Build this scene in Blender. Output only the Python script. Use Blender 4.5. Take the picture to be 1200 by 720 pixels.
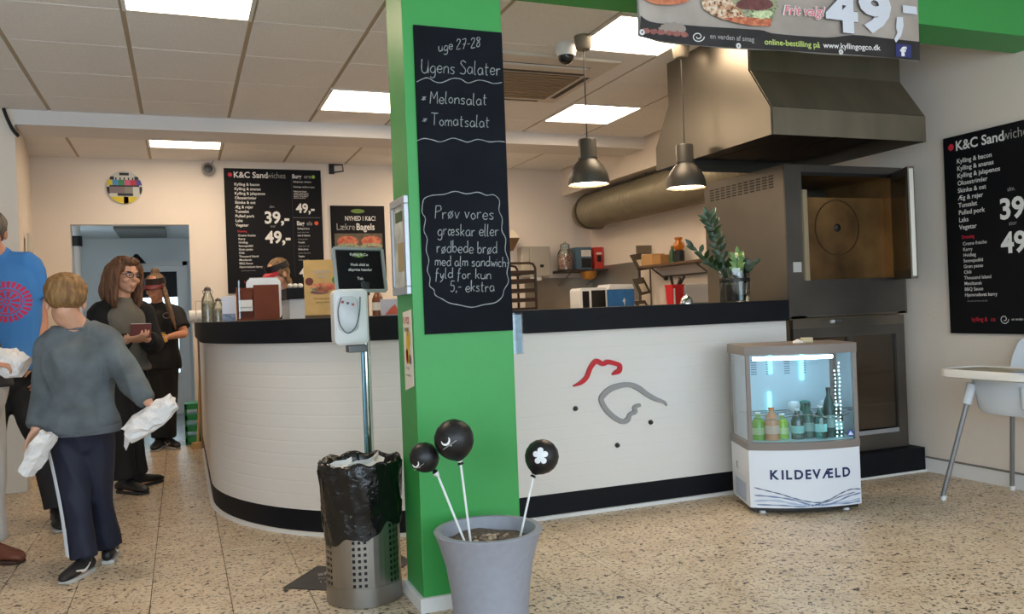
import bpy, bmesh, math, random
from mathutils import Vector, Matrix, noise
random.seed(7)
for o in list(bpy.data.objects): bpy.data.objects.remove(o)
scene = bpy.context.scene
COL = scene.collection
V = Vector
PI = math.pi

# ---------------------------------------------------------------- camera
F_PX, YAW, PITCH, ROLL, EYE = 987.07, .3747, .0025, .0384, 1.115
FW = V((math.sin(YAW)*math.cos(PITCH), math.cos(YAW)*math.cos(PITCH), math.sin(PITCH)))
_r0 = V((math.cos(YAW), -math.sin(YAW), 0)); _u0 = _r0.cross(FW)
RT = _r0*math.cos(ROLL) - _u0*math.sin(ROLL)
UP = _u0*math.cos(ROLL) + _r0*math.sin(ROLL)
CAM = V((0, 0, EYE))
cd = bpy.data.cameras.new('camera'); cam = bpy.data.objects.new('camera', cd); COL.objects.link(cam)
cd.sensor_width = 36; cd.lens = F_PX/1200*36; cd.clip_start = .05; cd.clip_end = 200
cam.matrix_world = Matrix(((RT.x, UP.x, -FW.x, CAM.x), (RT.y, UP.y, -FW.y, CAM.y), (RT.z, UP.z, -FW.z, CAM.z), (0, 0, 0, 1)))
scene.camera = cam

# ---------------------------------------------------------------- daylight, exposure
wd = bpy.data.worlds.new('overcast_sky'); scene.world = wd; wd.use_nodes = True
bg = wd.node_tree.nodes['Background']; bg.inputs[0].default_value = (.70, .86, 1.0, 1); bg.inputs[1].default_value = 2.6
scene.view_settings.view_transform = 'Standard'; scene.view_settings.look = 'None'
scene.view_settings.gamma = 1; scene.view_settings.use_curve_mapping = False
scene.view_settings.exposure = 1.0
PANEL_E, LAMP_E = 9.0, 12.0
def portal(name, loc, sx, sy, rot):
    l = bpy.data.lights.new(name, 'AREA'); l.shape = 'RECTANGLE'; l.size = sx; l.size_y = sy
    l.cycles.is_portal = True
    o = bpy.data.objects.new(name, l); COL.objects.link(o); o.location = loc; o.rotation_euler = rot
portal('shop_window_portal', (.2, -1.62, 1.45), 7.4, 2.1, (PI/2, 0, 0))

# ---------------------------------------------------------------- pixel -> place
def ray(x, y): return FW + RT*((x-600)/F_PX) - UP*((y-360)/F_PX)
def at_z(x, y, z): d = ray(x, y); return CAM + d*((z-EYE)/d.z)
def at_y(x, y, Y): d = ray(x, y); return CAM + d*(Y/d.y)
def at_x(x, y, X): d = ray(x, y); return CAM + d*(X/d.x)
def at_d(x, y, d): return CAM + ray(x, y)*d
def cdir(a, b, c): return (RT*a + V((FW.x, FW.y, 0)).normalized()*b + V((0, 0, 1))*c).normalized()   # right, away, up

# ---------------------------------------------------------------- materials
def lin(c): return tuple(((v/255)/12.92 if v/255 <= .04045 else ((v/255+.055)/1.055)**2.4) for v in c)
MATS = {}
def M(name, rgb, rough=.6, metal=0, var=None, bump=None, emit=0, spec=None, ramp=None, vscale=(1, 1, 1)):
    """var=(scale, amount) value mottling; bump=(scale, strength); ramp=[(pos, rgb)...] noise colours at var scale"""
    if name in MATS: return MATS[name]
    m = bpy.data.materials.new(name); m.use_nodes = True; MATS[name] = m
    nt = m.node_tree; N = nt.nodes; L = nt.links; b = N['Principled BSDF']
    col = lin(rgb)+(1,)
    b.inputs['Base Color'].default_value = col; b.inputs['Roughness'].default_value = rough; b.inputs['Metallic'].default_value = metal
    if spec is not None: b.inputs['Specular IOR Level'].default_value = spec
    if emit: b.inputs['Emission Color'].default_value = col; b.inputs['Emission Strength'].default_value = emit
    if var or bump:
        tc = N.new('ShaderNodeNewGeometry'); mp = N.new('ShaderNodeMapping'); mp.inputs['Scale'].default_value = vscale
        L.new(tc.outputs['Position'], mp.inputs['Vector'])
    if var:
        n = N.new('ShaderNodeTexNoise'); n.inputs['Scale'].default_value = var[0]; n.inputs['Detail'].default_value = 5
        L.new(mp.outputs[0], n.inputs['Vector'])
        r = N.new('ShaderNodeValToRGB'); r.color_ramp.elements[0].position = .3; r.color_ramp.elements[1].position = .7
        if ramp:
            el = r.color_ramp.elements
            el[0].position = ramp[0][0]; el[0].color = lin(ramp[0][1])+(1,)
            el[1].position = ramp[-1][0]; el[1].color = lin(ramp[-1][1])+(1,)
            for p, c in ramp[1:-1]:
                e = el.new(p); e.color = lin(c)+(1,)
        else:
            a = var[1]; r.color_ramp.elements[0].color = tuple(max(0, c*(1-a)) for c in col[:3])+(1,)
            r.color_ramp.elements[1].color = tuple(min(1, c*(1+a)) for c in col[:3])+(1,)
        L.new(n.outputs['Fac'], r.inputs['Fac']); L.new(r.outputs[0], b.inputs['Base Color'])
    if bump:
        n2 = N.new('ShaderNodeTexNoise'); n2.inputs['Scale'].default_value = bump[0]; n2.inputs['Detail'].default_value = 4
        L.new(mp.outputs[0], n2.inputs['Vector'])
        bp = N.new('ShaderNodeBump'); bp.inputs['Strength'].default_value = bump[1]; bp.inputs['Distance'].default_value = .02
        L.new(n2.outputs['Fac'], bp.inputs['Height']); L.new(bp.outputs[0], b.inputs['Normal'])
    return m
def glass_mat(name, tint, refl=.1):
    if name in MATS: return MATS[name]
    m = bpy.data.materials.new(name); m.use_nodes = True; MATS[name] = m
    nt = m.node_tree; N = nt.nodes; L = nt.links; N.remove(N['Principled BSDF'])
    t = N.new('ShaderNodeBsdfTransparent'); t.inputs[0].default_value = lin(tint)+(1,)
    g = N.new('ShaderNodeBsdfGlossy'); g.inputs['Roughness'].default_value = .03
    fr = N.new('ShaderNodeFresnel'); fr.inputs[0].default_value = 1.45
    ad = N.new('ShaderNodeMath'); ad.operation = 'MULTIPLY_ADD'; ad.inputs[1].default_value = .8; ad.inputs[2].default_value = refl*.3
    mx = N.new('ShaderNodeMixShader'); L.new(fr.outputs[0], ad.inputs[0]); L.new(ad.outputs[0], mx.inputs[0])
    L.new(t.outputs[0], mx.inputs[1]); L.new(g.outputs[0], mx.inputs[2]); L.new(mx.outputs[0], N['Material Output'].inputs[0])
    return m
def node_mat(name, rough=.5):
    m = bpy.data.materials.new(name); m.use_nodes = True; MATS[name] = m
    m.node_tree.nodes['Principled BSDF'].inputs['Roughness'].default_value = rough
    return m, m.node_tree.nodes, m.node_tree.links, m.node_tree.nodes['Principled BSDF']

# terrazzo
def terrazzo():
    m, N, L, b = node_mat('terrazzo_tile', .38)
    g = N.new('ShaderNodeNewGeometry')
    def layer(scale, lo, hi, warp=0):
        v = N.new('ShaderNodeTexNoise'); v.inputs['Scale'].default_value = scale; v.inputs['Detail'].default_value = 2.5; v.inputs['Roughness'].default_value = .55
        L.new(g.outputs['Position'], v.inputs['Vector'])
        r = N.new('ShaderNodeValToRGB'); r.color_ramp.elements[0].position = lo; r.color_ramp.elements[1].position = hi
        L.new(v.outputs['Fac'], r.inputs['Fac']); return r
    base = layer(7, .3, .7); base.color_ramp.elements[0].color = lin((194, 172, 144))+(1,); base.color_ramp.elements[1].color = lin((216, 198, 172))+(1,)
    cur = base.outputs[0]
    for scale, lo, hi, rgb in ((60, .565, .61, (140, 114, 84)), (38, .605, .635, (66, 48, 34)), (85, .60, .64, (228, 210, 180)), (24, .645, .665, (48, 38, 30))):
        r = layer(scale, lo, hi); mx = N.new('ShaderNodeMix'); mx.data_type = 'RGBA'
        L.new(r.outputs[0], mx.inputs[0]); L.new(cur, mx.inputs[6]); mx.inputs[7].default_value = lin(rgb)+(1,); cur = mx.outputs[2]
    L.new(cur, b.inputs['Base Color'])
    return m
TERRAZZO = terrazzo()
WALL = M('wall_paint', (230, 218, 205), .75, var=(1.5, .03), bump=(60, .08))
CEIL = M('ceiling_tile_face', (238, 236, 234), .9, var=(120, .06), bump=(180, .25))
GRID = M('ceiling_grid_bar', (176, 162, 140), .7)
JOINT = M('tile_joint', (84, 66, 48), .9)  # dark joint colour between the floor tiles
WHITE = M('white_paint', (228, 226, 224), .5)
BLACK = M('black_laminate', (17, 19, 25), .6, var=(8, .2), spec=.2)
GREEN = M('green_paint', (54, 148, 70), .45, var=(3, .04), bump=(50, .04))
CHALKB = M('chalkboard_black', (19, 22, 28), .85, var=(5, .25), spec=.15)
CHALK = M('chalk', (146, 150, 150), .9)
INOX = M('brushed_steel', (128, 122, 112), .33, .92, var=(2, .1))
INOXD = M('dark_steel', (104, 100, 96), .4, .85, var=(4, .15))
CHROME = M('chrome', (205, 208, 212), .12, 1)
ALU = M('aluminium', (176, 180, 186), .42, .55)
DARK = M('dark_plastic', (20, 20, 21), .4)
PLASTIC = M('white_plastic', (226, 228, 230), .35)
BOARD = M('menu_board_black', (14, 14, 18), .6, spec=.2)
INK = M('menu_ink_white', (232, 230, 226), .7)
INKR = M('menu_ink_red', (205, 40, 62), .7)
INKG = M('menu_ink_green', (140, 190, 60), .7)
INKO = M('menu_ink_orange', (222, 92, 50), .7)
INKD = M('menu_ink_dim', (165, 162, 160), .7)
GLASS = glass_mat('clear_glass', (236, 244, 244), .15)
PAPER = M('white_paper', (226, 222, 216), .8, var=(30, .05))
STEELDOOR = M('oven_steel', (150, 142, 130), .36, .9, var=(2.5, .2), vscale=(1, 1, 3))

# ---------------------------------------------------------------- mesh builder
WL = {}
class MB:
    def __init__(s): s.v = []; s.f = []
    def add(s, vs, fs):
        b = len(s.v); s.v += [V(p) for p in vs]; s.f += [tuple(i+b for i in f) for f in fs]; return s
    def box(s, a, b):
        x0, y0, z0 = (min(a[i], b[i]) for i in range(3)); x1, y1, z1 = (max(a[i], b[i]) for i in range(3))
        return s.add([(x0,y0,z0),(x1,y0,z0),(x1,y1,z0),(x0,y1,z0),(x0,y0,z1),(x1,y0,z1),(x1,y1,z1),(x0,y1,z1)],
                     [(0,3,2,1),(4,5,6,7),(0,1,5,4),(1,2,6,5),(2,3,7,6),(3,0,4,7)])
    def obox(s, c, ax, ay, az):     # centre and three half-extent vectors
        c = V(c); ax, ay, az = V(ax), V(ay), V(az)
        return s.add([c-ax-ay-az, c+ax-ay-az, c+ax+ay-az, c-ax+ay-az, c-ax-ay+az, c+ax-ay+az, c+ax+ay+az, c-ax+ay+az],
                     [(0,3,2,1),(4,5,6,7),(0,1,5,4),(1,2,6,5),(2,3,7,6),(3,0,4,7)])
    def bar(s, p0, p1, w, h, side=(0,0,1)):
        p0, p1 = V(p0), V(p1); t = (p1-p0); sd = V(side); a = t.cross(sd).normalized(); b = a.cross(t).normalized()
        return s.obox((p0+p1)/2, t/2, a*w/2, b*h/2)
    def quad(s, a, b, c, d): return s.add([a,b,c,d], [(0,1,2,3)])
    def rings(s, rings, closed=True, cap=True):
        n = len(rings[0]); b = len(s.v)
        for r in rings: s.v += [V(p) for p in r]
        for i in range(len(rings)-1):
            for j in range(n if closed else n-1):
                k = (j+1) % n
                s.f.append((b+i*n+j, b+i*n+k, b+(i+1)*n+k, b+(i+1)*n+j))
        if cap and closed:
            s.f.append(tuple(b+j for j in reversed(range(n)))); e = b+(len(rings)-1)*n; s.f.append(tuple(e+j for j in range(n)))
        return s
    def lathe(s, c, prof, n=24, axis=(0,0,1), cap=True):
        c = V(c); ax = V(axis).normalized(); a = ax.orthogonal().normalized()
        if abs(ax.z) > .99: a = V((1,0,0))
        b = ax.cross(a)
        return s.rings([[c+ax*z+(a*math.cos(2*PI*j/n)+b*math.sin(2*PI*j/n))*max(r, 1e-4) for j in range(n)] for r, z in prof], True, cap)
    def cyl(s, p0, p1, r0, r1=None, n=12, cap=True):
        p0, p1 = V(p0), V(p1); d = p1-p0
        return s.lathe(p0, [(r0, 0), (r0 if r1 is None else r1, d.length)], n, d, cap)
    def tube(s, pts, r, n=8, cap=True):
        pts = [V(p) for p in pts]; rs = r if isinstance(r, (list, tuple)) else [r]*len(pts); R = []; a = None
        for i, p in enumerate(pts):
            t = (pts[min(i+1, len(pts)-1)]-pts[max(i-1, 0)]).normalized()
            a = t.orthogonal().normalized() if a is None else (a-t*a.dot(t)).normalized()
            b = t.cross(a); R.append([p+(a*math.cos(2*PI*j/n)+b*math.sin(2*PI*j/n))*rs[i] for j in range(n)])
        return s.rings(R, True, cap)
    def ell(s, c, rad, M3=None, nu=16, nv=10):
        c = V(c); R = []
        for i in range(nv+1):
            th = PI*i/nv
            ring = []
            for j in range(nu):
                ph = 2*PI*j/nu; p = V((rad[0]*max(math.sin(th), 1e-3)*math.cos(ph), rad[1]*max(math.sin(th), 1e-3)*math.sin(ph), -rad[2]*math.cos(th)))
                ring.append(c+(M3 @ p if M3 else p))
            R.append(ring)
        return s.rings(R, True, True)
    def prism(s, poly, o, ux, uy, th):   # poly in (u,v), extruded along ux x uy
        o, ux, uy = V(o), V(ux), V(uy); n = ux.cross(uy).normalized()*th
        bot = [o+ux*p[0]+uy*p[1] for p in poly]; top = [p+n for p in bot]
        return s.rings([bot, top], True, True)
    def sweep(s, path, norms, prof, closed_prof=True):   # path of (x,y), profile of (offset along outward normal, z)
        return s.rings([[V((p[0]+n[0]*o, p[1]+n[1]*o, z)) for o, z in prof] for p, n in zip(path, norms)], closed_prof, closed_prof)
    def mesh(s, name, org, bevel=0, smooth=False, fixn=True):
        me = bpy.data.meshes.new(name); me.from_pydata([p-org for p in s.v], [], s.f); me.update()
        if bevel or fixn:
            bm = bmesh.new(); bm.from_mesh(me)
            if fixn: bmesh.ops.recalc_face_normals(bm, faces=bm.faces)
            if bevel:
                ed = [e for e in bm.edges if len(e.link_faces) == 2 and e.calc_face_angle(0) > .6]
                bmesh.ops.bevel(bm, geom=ed, offset=bevel, segments=2, profile=.6, affect='EDGES', clamp_overlap=True)
            bm.to_mesh(me); bm.free()
        if smooth:
            me.polygons.foreach_set('use_smooth', [True]*len(me.polygons))
            if smooth != 'all': me.set_sharp_from_angle(angle=.7)
        return me
    def build(s, name, mat, parent=None, bevel=0, smooth=False, label=None, fixn=True, kind=None):
        org = WL[parent.name] if parent else V((0,0,0))
        o = bpy.data.objects.new(name, s.mesh(name, org, bevel, smooth, fixn)); COL.objects.link(o)
        o.data.materials.append(mat); WL[o.name] = org.copy()
        if parent: o.parent = parent
        if label: o['label'] = label
        if kind: o['kind'] = kind
        return o
    def single(s, name, mat, label, cat, group=None, bevel=0, smooth=False):
        xs = [p.x for p in s.v]; ys = [p.y for p in s.v]; zs = [p.z for p in s.v]
        org = V(((min(xs)+max(xs))/2, (min(ys)+max(ys))/2, min(zs)))
        o = bpy.data.objects.new(name, s.mesh(name, org, bevel, smooth)); COL.objects.link(o); o.location = org; WL[o.name] = org
        o.data.materials.append(mat); tag(o, label, cat, group); return o
def tag(o, label, cat, group=None):
    o['label'] = label; o['category'] = cat
    if group: o['group'] = group
def thing(name, label, cat, loc, group=None):
    o = bpy.data.objects.new(name, None); COL.objects.link(o); o.location = loc; o.empty_display_size = .1
    WL[o.name] = V(loc); tag(o, label, cat, group); return o
def struct(name, mb, mat, bevel=0, smooth=False, label=None):
    o = mb.build(name, mat, None, bevel, smooth); o['kind'] = 'structure'
    if label: o['label'] = label
    return o
def mesh_child(name, me, mat, parent, label=None):
    o = bpy.data.objects.new(name, me); COL.objects.link(o); o.data.materials.append(mat); o.parent = parent; WL[o.name] = WL[parent.name].copy()
    if label: o['label'] = label
    return o

def crom(pts, k=6):      # Catmull-Rom through points (tuples)
    out = []; n = len(pts)
    for i in range(n-1):
        p0, p1, p2, p3 = pts[max(i-1,0)], pts[i], pts[i+1], pts[min(i+2,n-1)]
        for j in range(k):
            t = j/k
            out.append(tuple(.5*((2*b)+(c-a)*t+(2*a-5*b+4*c-d)*t*t+(3*b-a-3*c+d)*t**3) for a, b, c, d in zip(p0, p1, p2, p3)))
    out.append(tuple(pts[-1])); return out

def text_mb(txt, size, o, ux, uy, bold=0, xs=1.0, align='LEFT', shear=0, warp=None):
    c = bpy.data.curves.new('lettering_source', 'FONT'); c.body = txt; c.size = size; c.align_x = align; c.offset = bold*size; c.shear = shear
    c.resolution_u = 3
    t = bpy.data.objects.new('lettering_source', c); COL.objects.link(t)
    dg = bpy.context.evaluated_depsgraph_get(); me = bpy.data.meshes.new_from_object(t.evaluated_get(dg))
    mb = MB(); o, ux, uy = V(o), V(ux), V(uy)
    pts = [(p.co.x*xs, p.co.y) for p in me.vertices]
    mb.add([warp(*p) if warp else o+ux*p[0]+uy*p[1] for p in pts], [tuple(f.vertices) for f in me.polygons])
    bpy.data.objects.remove(t); bpy.data.curves.remove(c); bpy.data.meshes.remove(me)
    return mb
def lettering(parent, txt, size, o, ux, uy, mat=None, bold=0, xs=1.0, align='LEFT', shear=0, warp=None, lift=.0015):
    n = V(ux).cross(V(uy)).normalized()*lift
    mb = text_mb(txt, size, V(o)+n, ux, uy, bold, xs, align, shear, warp)
    if mb.v: return mb.build('lettering', mat or INK, parent, fixn=False)
def ribbon(pts3, w, n):    # flat ribbon along 3D points, width w (or list), facing n
    mb = MB(); P = [V(p) for p in pts3]; n = V(n); R = []
    for i, p in enumerate(P):
        t = (P[min(i+1,len(P)-1)]-P[max(i-1,0)])
        if t.length < 1e-7: t = V((1,0,0))
        s = n.cross(t).normalized(); ww = w[i] if isinstance(w, (list, tuple)) else w
        R.append([p-s*ww/2, p+s*ww/2])
    mb.rings(R, False, False); return mb
def disc(c, r, ux, uy, n=20, ry=None):
    c, ux, uy = V(c), V(ux), V(uy); ry = ry or r
    return MB().add([c+ux*r*math.cos(2*PI*i/n)+uy*ry*math.sin(2*PI*i/n) for i in range(n)], [tuple(range(n))])
X_, Y_, Z_ = V((1,0,0)), V((0,1,0)), V((0,0,1))
# ================================================================ the setting
ZC = 2.64
XR, YB = 4.33, 8.5
slab = MB().box((-4.1, -1.7, -.12), (XR+.12, 8.5, -.006))
floor = struct('floor', slab, JOINT, label='speckled beige terrazzo tile floor')
def tile_mesh(name, sx, sy, h, ch, down=False):
    a, b = sx/2, sy/2; s = -1 if down else 1
    mb = MB()
    R = [[(-a,-b,0),(a,-b,0),(a,b,0),(-a,b,0)], [(-a,-b,s*(h-ch)),(a,-b,s*(h-ch)),(a,b,s*(h-ch)),(-a,b,s*(h-ch))],
         [(-a+ch,-b+ch,s*h),(a-ch,-b+ch,s*h),(a-ch,b-ch,s*h),(-a+ch,b-ch,s*h)]]
    mb.rings([[V(p) for p in r] for r in R]); return mb
TW = .30; FX, FY = -.1522, .12
ft = tile_mesh('floor_tile', TW-.003, TW-.003, .006, .001)
ftm = ft.mesh('floor_tile', V((0,0,0))); ftm.materials.append(TERRAZZO)
cells = []
def in_view(p):
    d = p-CAM; z = d.dot(FW)
    if z < .5: return False
    x = 600+F_PX*d.dot(RT)/z; y = 360-F_PX*d.dot(UP)/z
    return -40 < x < 1240 and y < 770
for i in range(-14, 16):
    for j in range(-7, 29):
        cx, cy = FX+TW*(i+.5), FY+TW*(j+.5)
        if cx < -4.0 or cx > XR+.1 or cy < -1.6 or cy > YB-.02: continue
        hidden = (cx > 1.4 and cy > 4.45) or (cx > .55 and cy > 5.7)
        cells.append((0 if in_view(V((cx,cy,0))) and not hidden else 1, cx*cx+cy*cy, cx, cy))
cells.sort()
rest = MB()
for k, (vis, _, cx, cy) in enumerate(cells):
    if vis == 0 and k < 300:
        o = bpy.data.objects.new('floor_tile', ftm); COL.objects.link(o); o.location = (cx, cy, -.006); o.parent = floor
    else:
        rest.add([p+V((cx, cy, -.006)) for p in ft.v], ft.f)
rest.build('floor_tile_field', TERRAZZO, floor, kind='stuff')

# ceiling with lay-in tiles
ceil = struct('ceiling', MB().box((-4.1, -1.7, ZC+.02), (XR+.12, YB, ZC+.14)).box((-4.1, -1.7, ZC), (XR, 3.04, ZC+.02)), CEIL, label='suspended ceiling of square white lay-in panels')
MB().box((-4.1, 3.3, ZC+.004), (4.0, YB, ZC+.02)).build('grid_sheet', GRID, ceil)
ct = tile_mesh('ceiling_tile', .576, .594, .008, .003, True).mesh('ceiling_tile', V((0,0,0))); ct.materials.append(CEIL)
GX, GY = -.812, 4.465
lights = {(1, -1), (3, 2), (5, -1), (6, 2)}
back_rows = [(7.0, 7.3), (7.3, 7.9), (7.9, 8.5)]
for c in range(-5, 8):
    for r in range(-2, 4):
        x0, y0 = GX+.6*c, GY+.6*r
        if (c, r) in lights or y0 > 6.6: continue
        if (c in (4, 5)) and r in (0, 1) and c == 4: pass
        o = bpy.data.objects.new('ceiling_tile', ct); COL.objects.link(o); o.location = (x0+.3, y0+.3, ZC+.006); o.parent = ceil
    if c >= -1:
        for y0, y1 in back_rows[1:]:
            if c in (1, 5) and y0 == 7.3: continue
            o = bpy.data.objects.new('ceiling_tile', ct); COL.objects.link(o); o.location = (GX+.6*c+.3, y0+.3, ZC+.006); o.parent = ceil
LIGHTW = M('panel_diffuser', (255, 229, 196), .5, emit=PANEL_E)
def panel(x0, y0, label):
    t = thing('ceiling_light', label, 'ceiling light', (x0+.3, y0+.3, ZC), 'square ceiling light panels')
    f = MB(); x1, y1 = x0+.6, y0+.6
    for a, b in (((x0,y0),(x1,y0+.02)), ((x0,y1-.02),(x1,y1)), ((x0,y0+.02),(x0+.02,y1-.02)), ((x1-.02,y0+.02),(x1,y1-.02))):
        f.box((*a, ZC-.008), (*b, ZC+.012))
    f.build('frame', WHITE, t)
    MB().box((x0+.02, y0+.02, ZC-.004), (x1-.02, y1-.02, ZC+.01)).build('diffuser', LIGHTW, t)
panel(GX+.6, GY-.6, 'glowing square ceiling panel at the upper left, nearest the camera')
panel(GX+1.8, GY+1.2, 'glowing square ceiling panel just left of the green column')
panel(GX+3.0, GY-.6, 'large glowing ceiling panel beside the banner and dome camera')
panel(GX+3.6, GY+1.2, 'glowing ceiling panel behind the left pendant lamp')
panel(GX+3.0, 7.3, 'glowing ceiling panel behind the beam, hidden behind the green column')
panel(GX+.6, 7.3, 'glowing ceiling panel behind the beam above the round wall disc')

# beams
struct('trim_1', MB().box((-1.03, 6.7, 2.535), (4.0, 7.1, ZC+.02)), M('beam_paint', (222, 218, 216), .7), label='white ceiling beam across the back of the shop')
gb = struct('trim_2', MB().box((.803, 3.05, 2.42), (XR, 3.29, ZC+.02)), GREEN, label='bright green painted ceiling beam')
# soffit along the right wall
struct('trim_3', MB().box((4.0, 4.62, 2.35), (XR, YB, ZC+.02)), WALL, label='boxed soffit above the duct')

# walls
struct('wall_back', MB().box((-1.3, YB, 0), (-.90, YB+.12, ZC+.02)).box((-.90, YB, 2.03), (.10, YB+.12, ZC+.02)).box((.10, YB, 0), (XR+.12, YB+.12, ZC+.02)), WALL)
struct('wall_right', MB().box((XR, -1.7, 0), (XR+.12, YB, ZC+.02)), WALL)
pw = MB().prism([(-4.1, 6.7), (-1.03, 6.7), (-1.2, YB), (-1.3, YB+.1), (-1.4, 6.85), (-4.1, 6.85)], (0, 0, 0), X_, Y_, ZC+.02)
struct('wall_left', pw, WALL)
struct('wall_far_left', MB().box((-4.22, -1.7, 0), (-4.1, 6.85, ZC+.02)), WALL)
fw_ = MB().box((-4.1, -1.7, 0), (XR, -1.55, .38)).box((-4.1, -1.7, 2.5), (XR, -1.55, ZC+.02)).box((-4.1, -1.7, .38), (-3.5, -1.55, 2.5)).box((3.9, -1.7, .38), (XR, -1.55, 2.5))
struct('wall_front', fw_, WALL)
wf = MB()
for x in (-3.5, -1.05, 1.4, 3.85): wf.box((x, -1.66, .38), (x+.05, -1.6, 2.5))
wf.box((-3.5, -1.66, .38), (3.9, -1.6, .43)).box((-3.5, -1.66, 2.45), (3.9, -1.6, 2.5))
struct('window_1', wf, M('window_frame_grey', (90, 92, 95), .5))
bb = MB().box((XR-.018, -1.55, 0), (XR, 3.99, .085)); bbo = struct('baseboard_right', bb, WHITE)
MB().box((XR-.022, -1.55, .085), (XR, 3.99, .092)).build('top_edge', M('grey_edge', (120, 115, 108), .6), bbo)

# back room through the doorway
BLUEW = M('back_room_paint', (222, 228, 230), .7)
struct('floor', MB().box((-1.5, YB, -.12), (1.6, 11.2, -.001)), M('back_room_lino', (150, 158, 160), .25, var=(4, .06)))
struct('wall_back_room', MB().box((-1.5, 11.0, 0), (-.52, 11.12, 2.5)).box((.04, 11.0, 0), (1.6, 11.12, 2.5)).box((-.52, 11.0, 1.80), (.04, 11.12, 2.5))
       .box((-1.62, YB+.12, 0), (-1.5, 9.4, 2.25)).box((-1.62, 9.95, 0), (-1.5, 11.12, 2.25)).box((-1.62, 9.4, 0), (-1.5, 9.95, .9)).box((-1.62, 9.4, 1.95), (-1.5, 9.95, 2.25)).box((1.6, YB+.12, 0), (1.72, 11.12, 2.5)), BLUEW)
struct('ceiling', MB().box((-1.62, YB+.12, 2.13), (1.72, 11.12, 2.25)), BLUEW)
d1 = MB().box((-.52, 11.02, 0), (.04, 11.08, .5)).box((-.52, 11.02, .5), (-.45, 11.08, 1.8)).box((-.03, 11.02, .5), (.04, 11.08, 1.8)).box((-.45, 11.02, 1.73), (-.03, 11.08, 1.8))
door = struct('door_1', d1, WHITE)
MB().box((-.45, 11.045, .5), (-.03, 11.055, 1.73)).build('pane', GLASS, door)
MB().box((-.57, 10.985, 0), (-.52, 11.0, 1.85)).box((.04, 10.985, 0), (.09, 11.0, 1.85)).box((-.57, 10.985, 1.8), (.09, 11.0, 1.85)).build('door_frame', WHITE, door)
MB().box((-.45, 11.025, 1.42), (-.03, 11.04, 1.73)).build('pane_reflection', M('dark_reflection', (30, 30, 34), .7), door)  # added dark sheet imitating the reflection in the pane's upper half
portal('back_door_portal', (-.24, 11.3, .95), .5, 1.0, (-PI/2, 0, 0))
portal('added_window_portal', (-1.66, 9.67, 1.42), 1.1, .6, (0, -PI/2, 0))  # sky portal for the added window
wf = MB()
for y in (9.4, 9.91): wf.box((-1.58, y, .9), (-1.54, y+.04, 1.95))
struct('added_window', wf.box((-1.58, 9.44, .9), (-1.54, 9.91, .94)).box((-1.58, 9.44, 1.91), (-1.54, 9.91, 1.95)), WHITE)  # unseen side window, added to brighten the back room
t = thing('pipe_rack', 'white standing pipe and frame just inside the back doorway', 'pipe', (-1.0, 9.3, 0))
MB().cyl((-.93, 9.3, 0), (-.93, 9.3, 2.13), .035).build('pipe', WHITE, t, smooth=True)
MB().box((-1.12, 9.32, 0), (-1.0, 9.36, 1.9)).build('panel', M('dark_grey_panel', (70, 72, 75), .6), t)
MB().cyl((-.93, 9.3, 1.9), (-.93, 9.3, 2.0), .05).build('coupling', DARK, t, smooth=True)
MB().box((-.62, 9.6, 2.10), (-.12, 10.6, 2.13)).single('ceiling_hatch', M('vent_grey', (120, 118, 112), .7), 'dark recessed hatch on the back room ceiling', 'ceiling vent', bevel=.01)
c = at_y(160, 304, 10.7)
m = MB().rings([[c+V((x*k, y*k, z)) for x, y in ((-1,-1),(1,-1),(1,1),(-1,1))] for z, k in ((-.05, .1), (.06, .015))]).bar(c, V((c.x, 11.0, c.z)), .02, .02)
m.single('wall_lamp', DARK, 'small black tapered wall lamp inside the back room', 'lamp')
g = MB()
for z in (.02, .12, .22, .32): g.box((.0, 8.15, z), (.13, 8.42, z+.05))
for x, y in ((.0, 8.15), (.11, 8.15), (.0, 8.4), (.11, 8.4)): g.box((x, y, 0), (x+.02, y+.02, .37))
g.single('plastic_crate', M('green_plastic', (30, 140, 70), .5), 'green slatted plastic crate on the floor by the back doorway', 'crate')

# white trunking, switch box and cable at the left pillar
MB().box((-1.062, 7.25, 1.62), (-1.045, 7.42, 1.83)).single('wall_box', M('beige_plastic', (205, 200, 185), .5), 'small beige box on the left wall above the man in blue', 'wall box', bevel=.004)
MB().tube([V(p) for p in crom([tuple(at_y(x, y, 6.66)) for x, y in ((4, 127), (9, 140), (15, 152), (22, 160))], 5)], .012).single('cable', DARK, 'short black cable hanging at the left pillar under the ceiling', 'cable')

# ================================================================ green column
cb = struct('column', MB().box((.803, 3.05, 0), (1.20, 3.29, 2.42)), GREEN, bevel=.004, label='square bright green column')
MB().box((.787, 3.034, 0), (1.216, 3.306, .055)).build('base_trim', WHITE, cb, bevel=.004)

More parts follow.
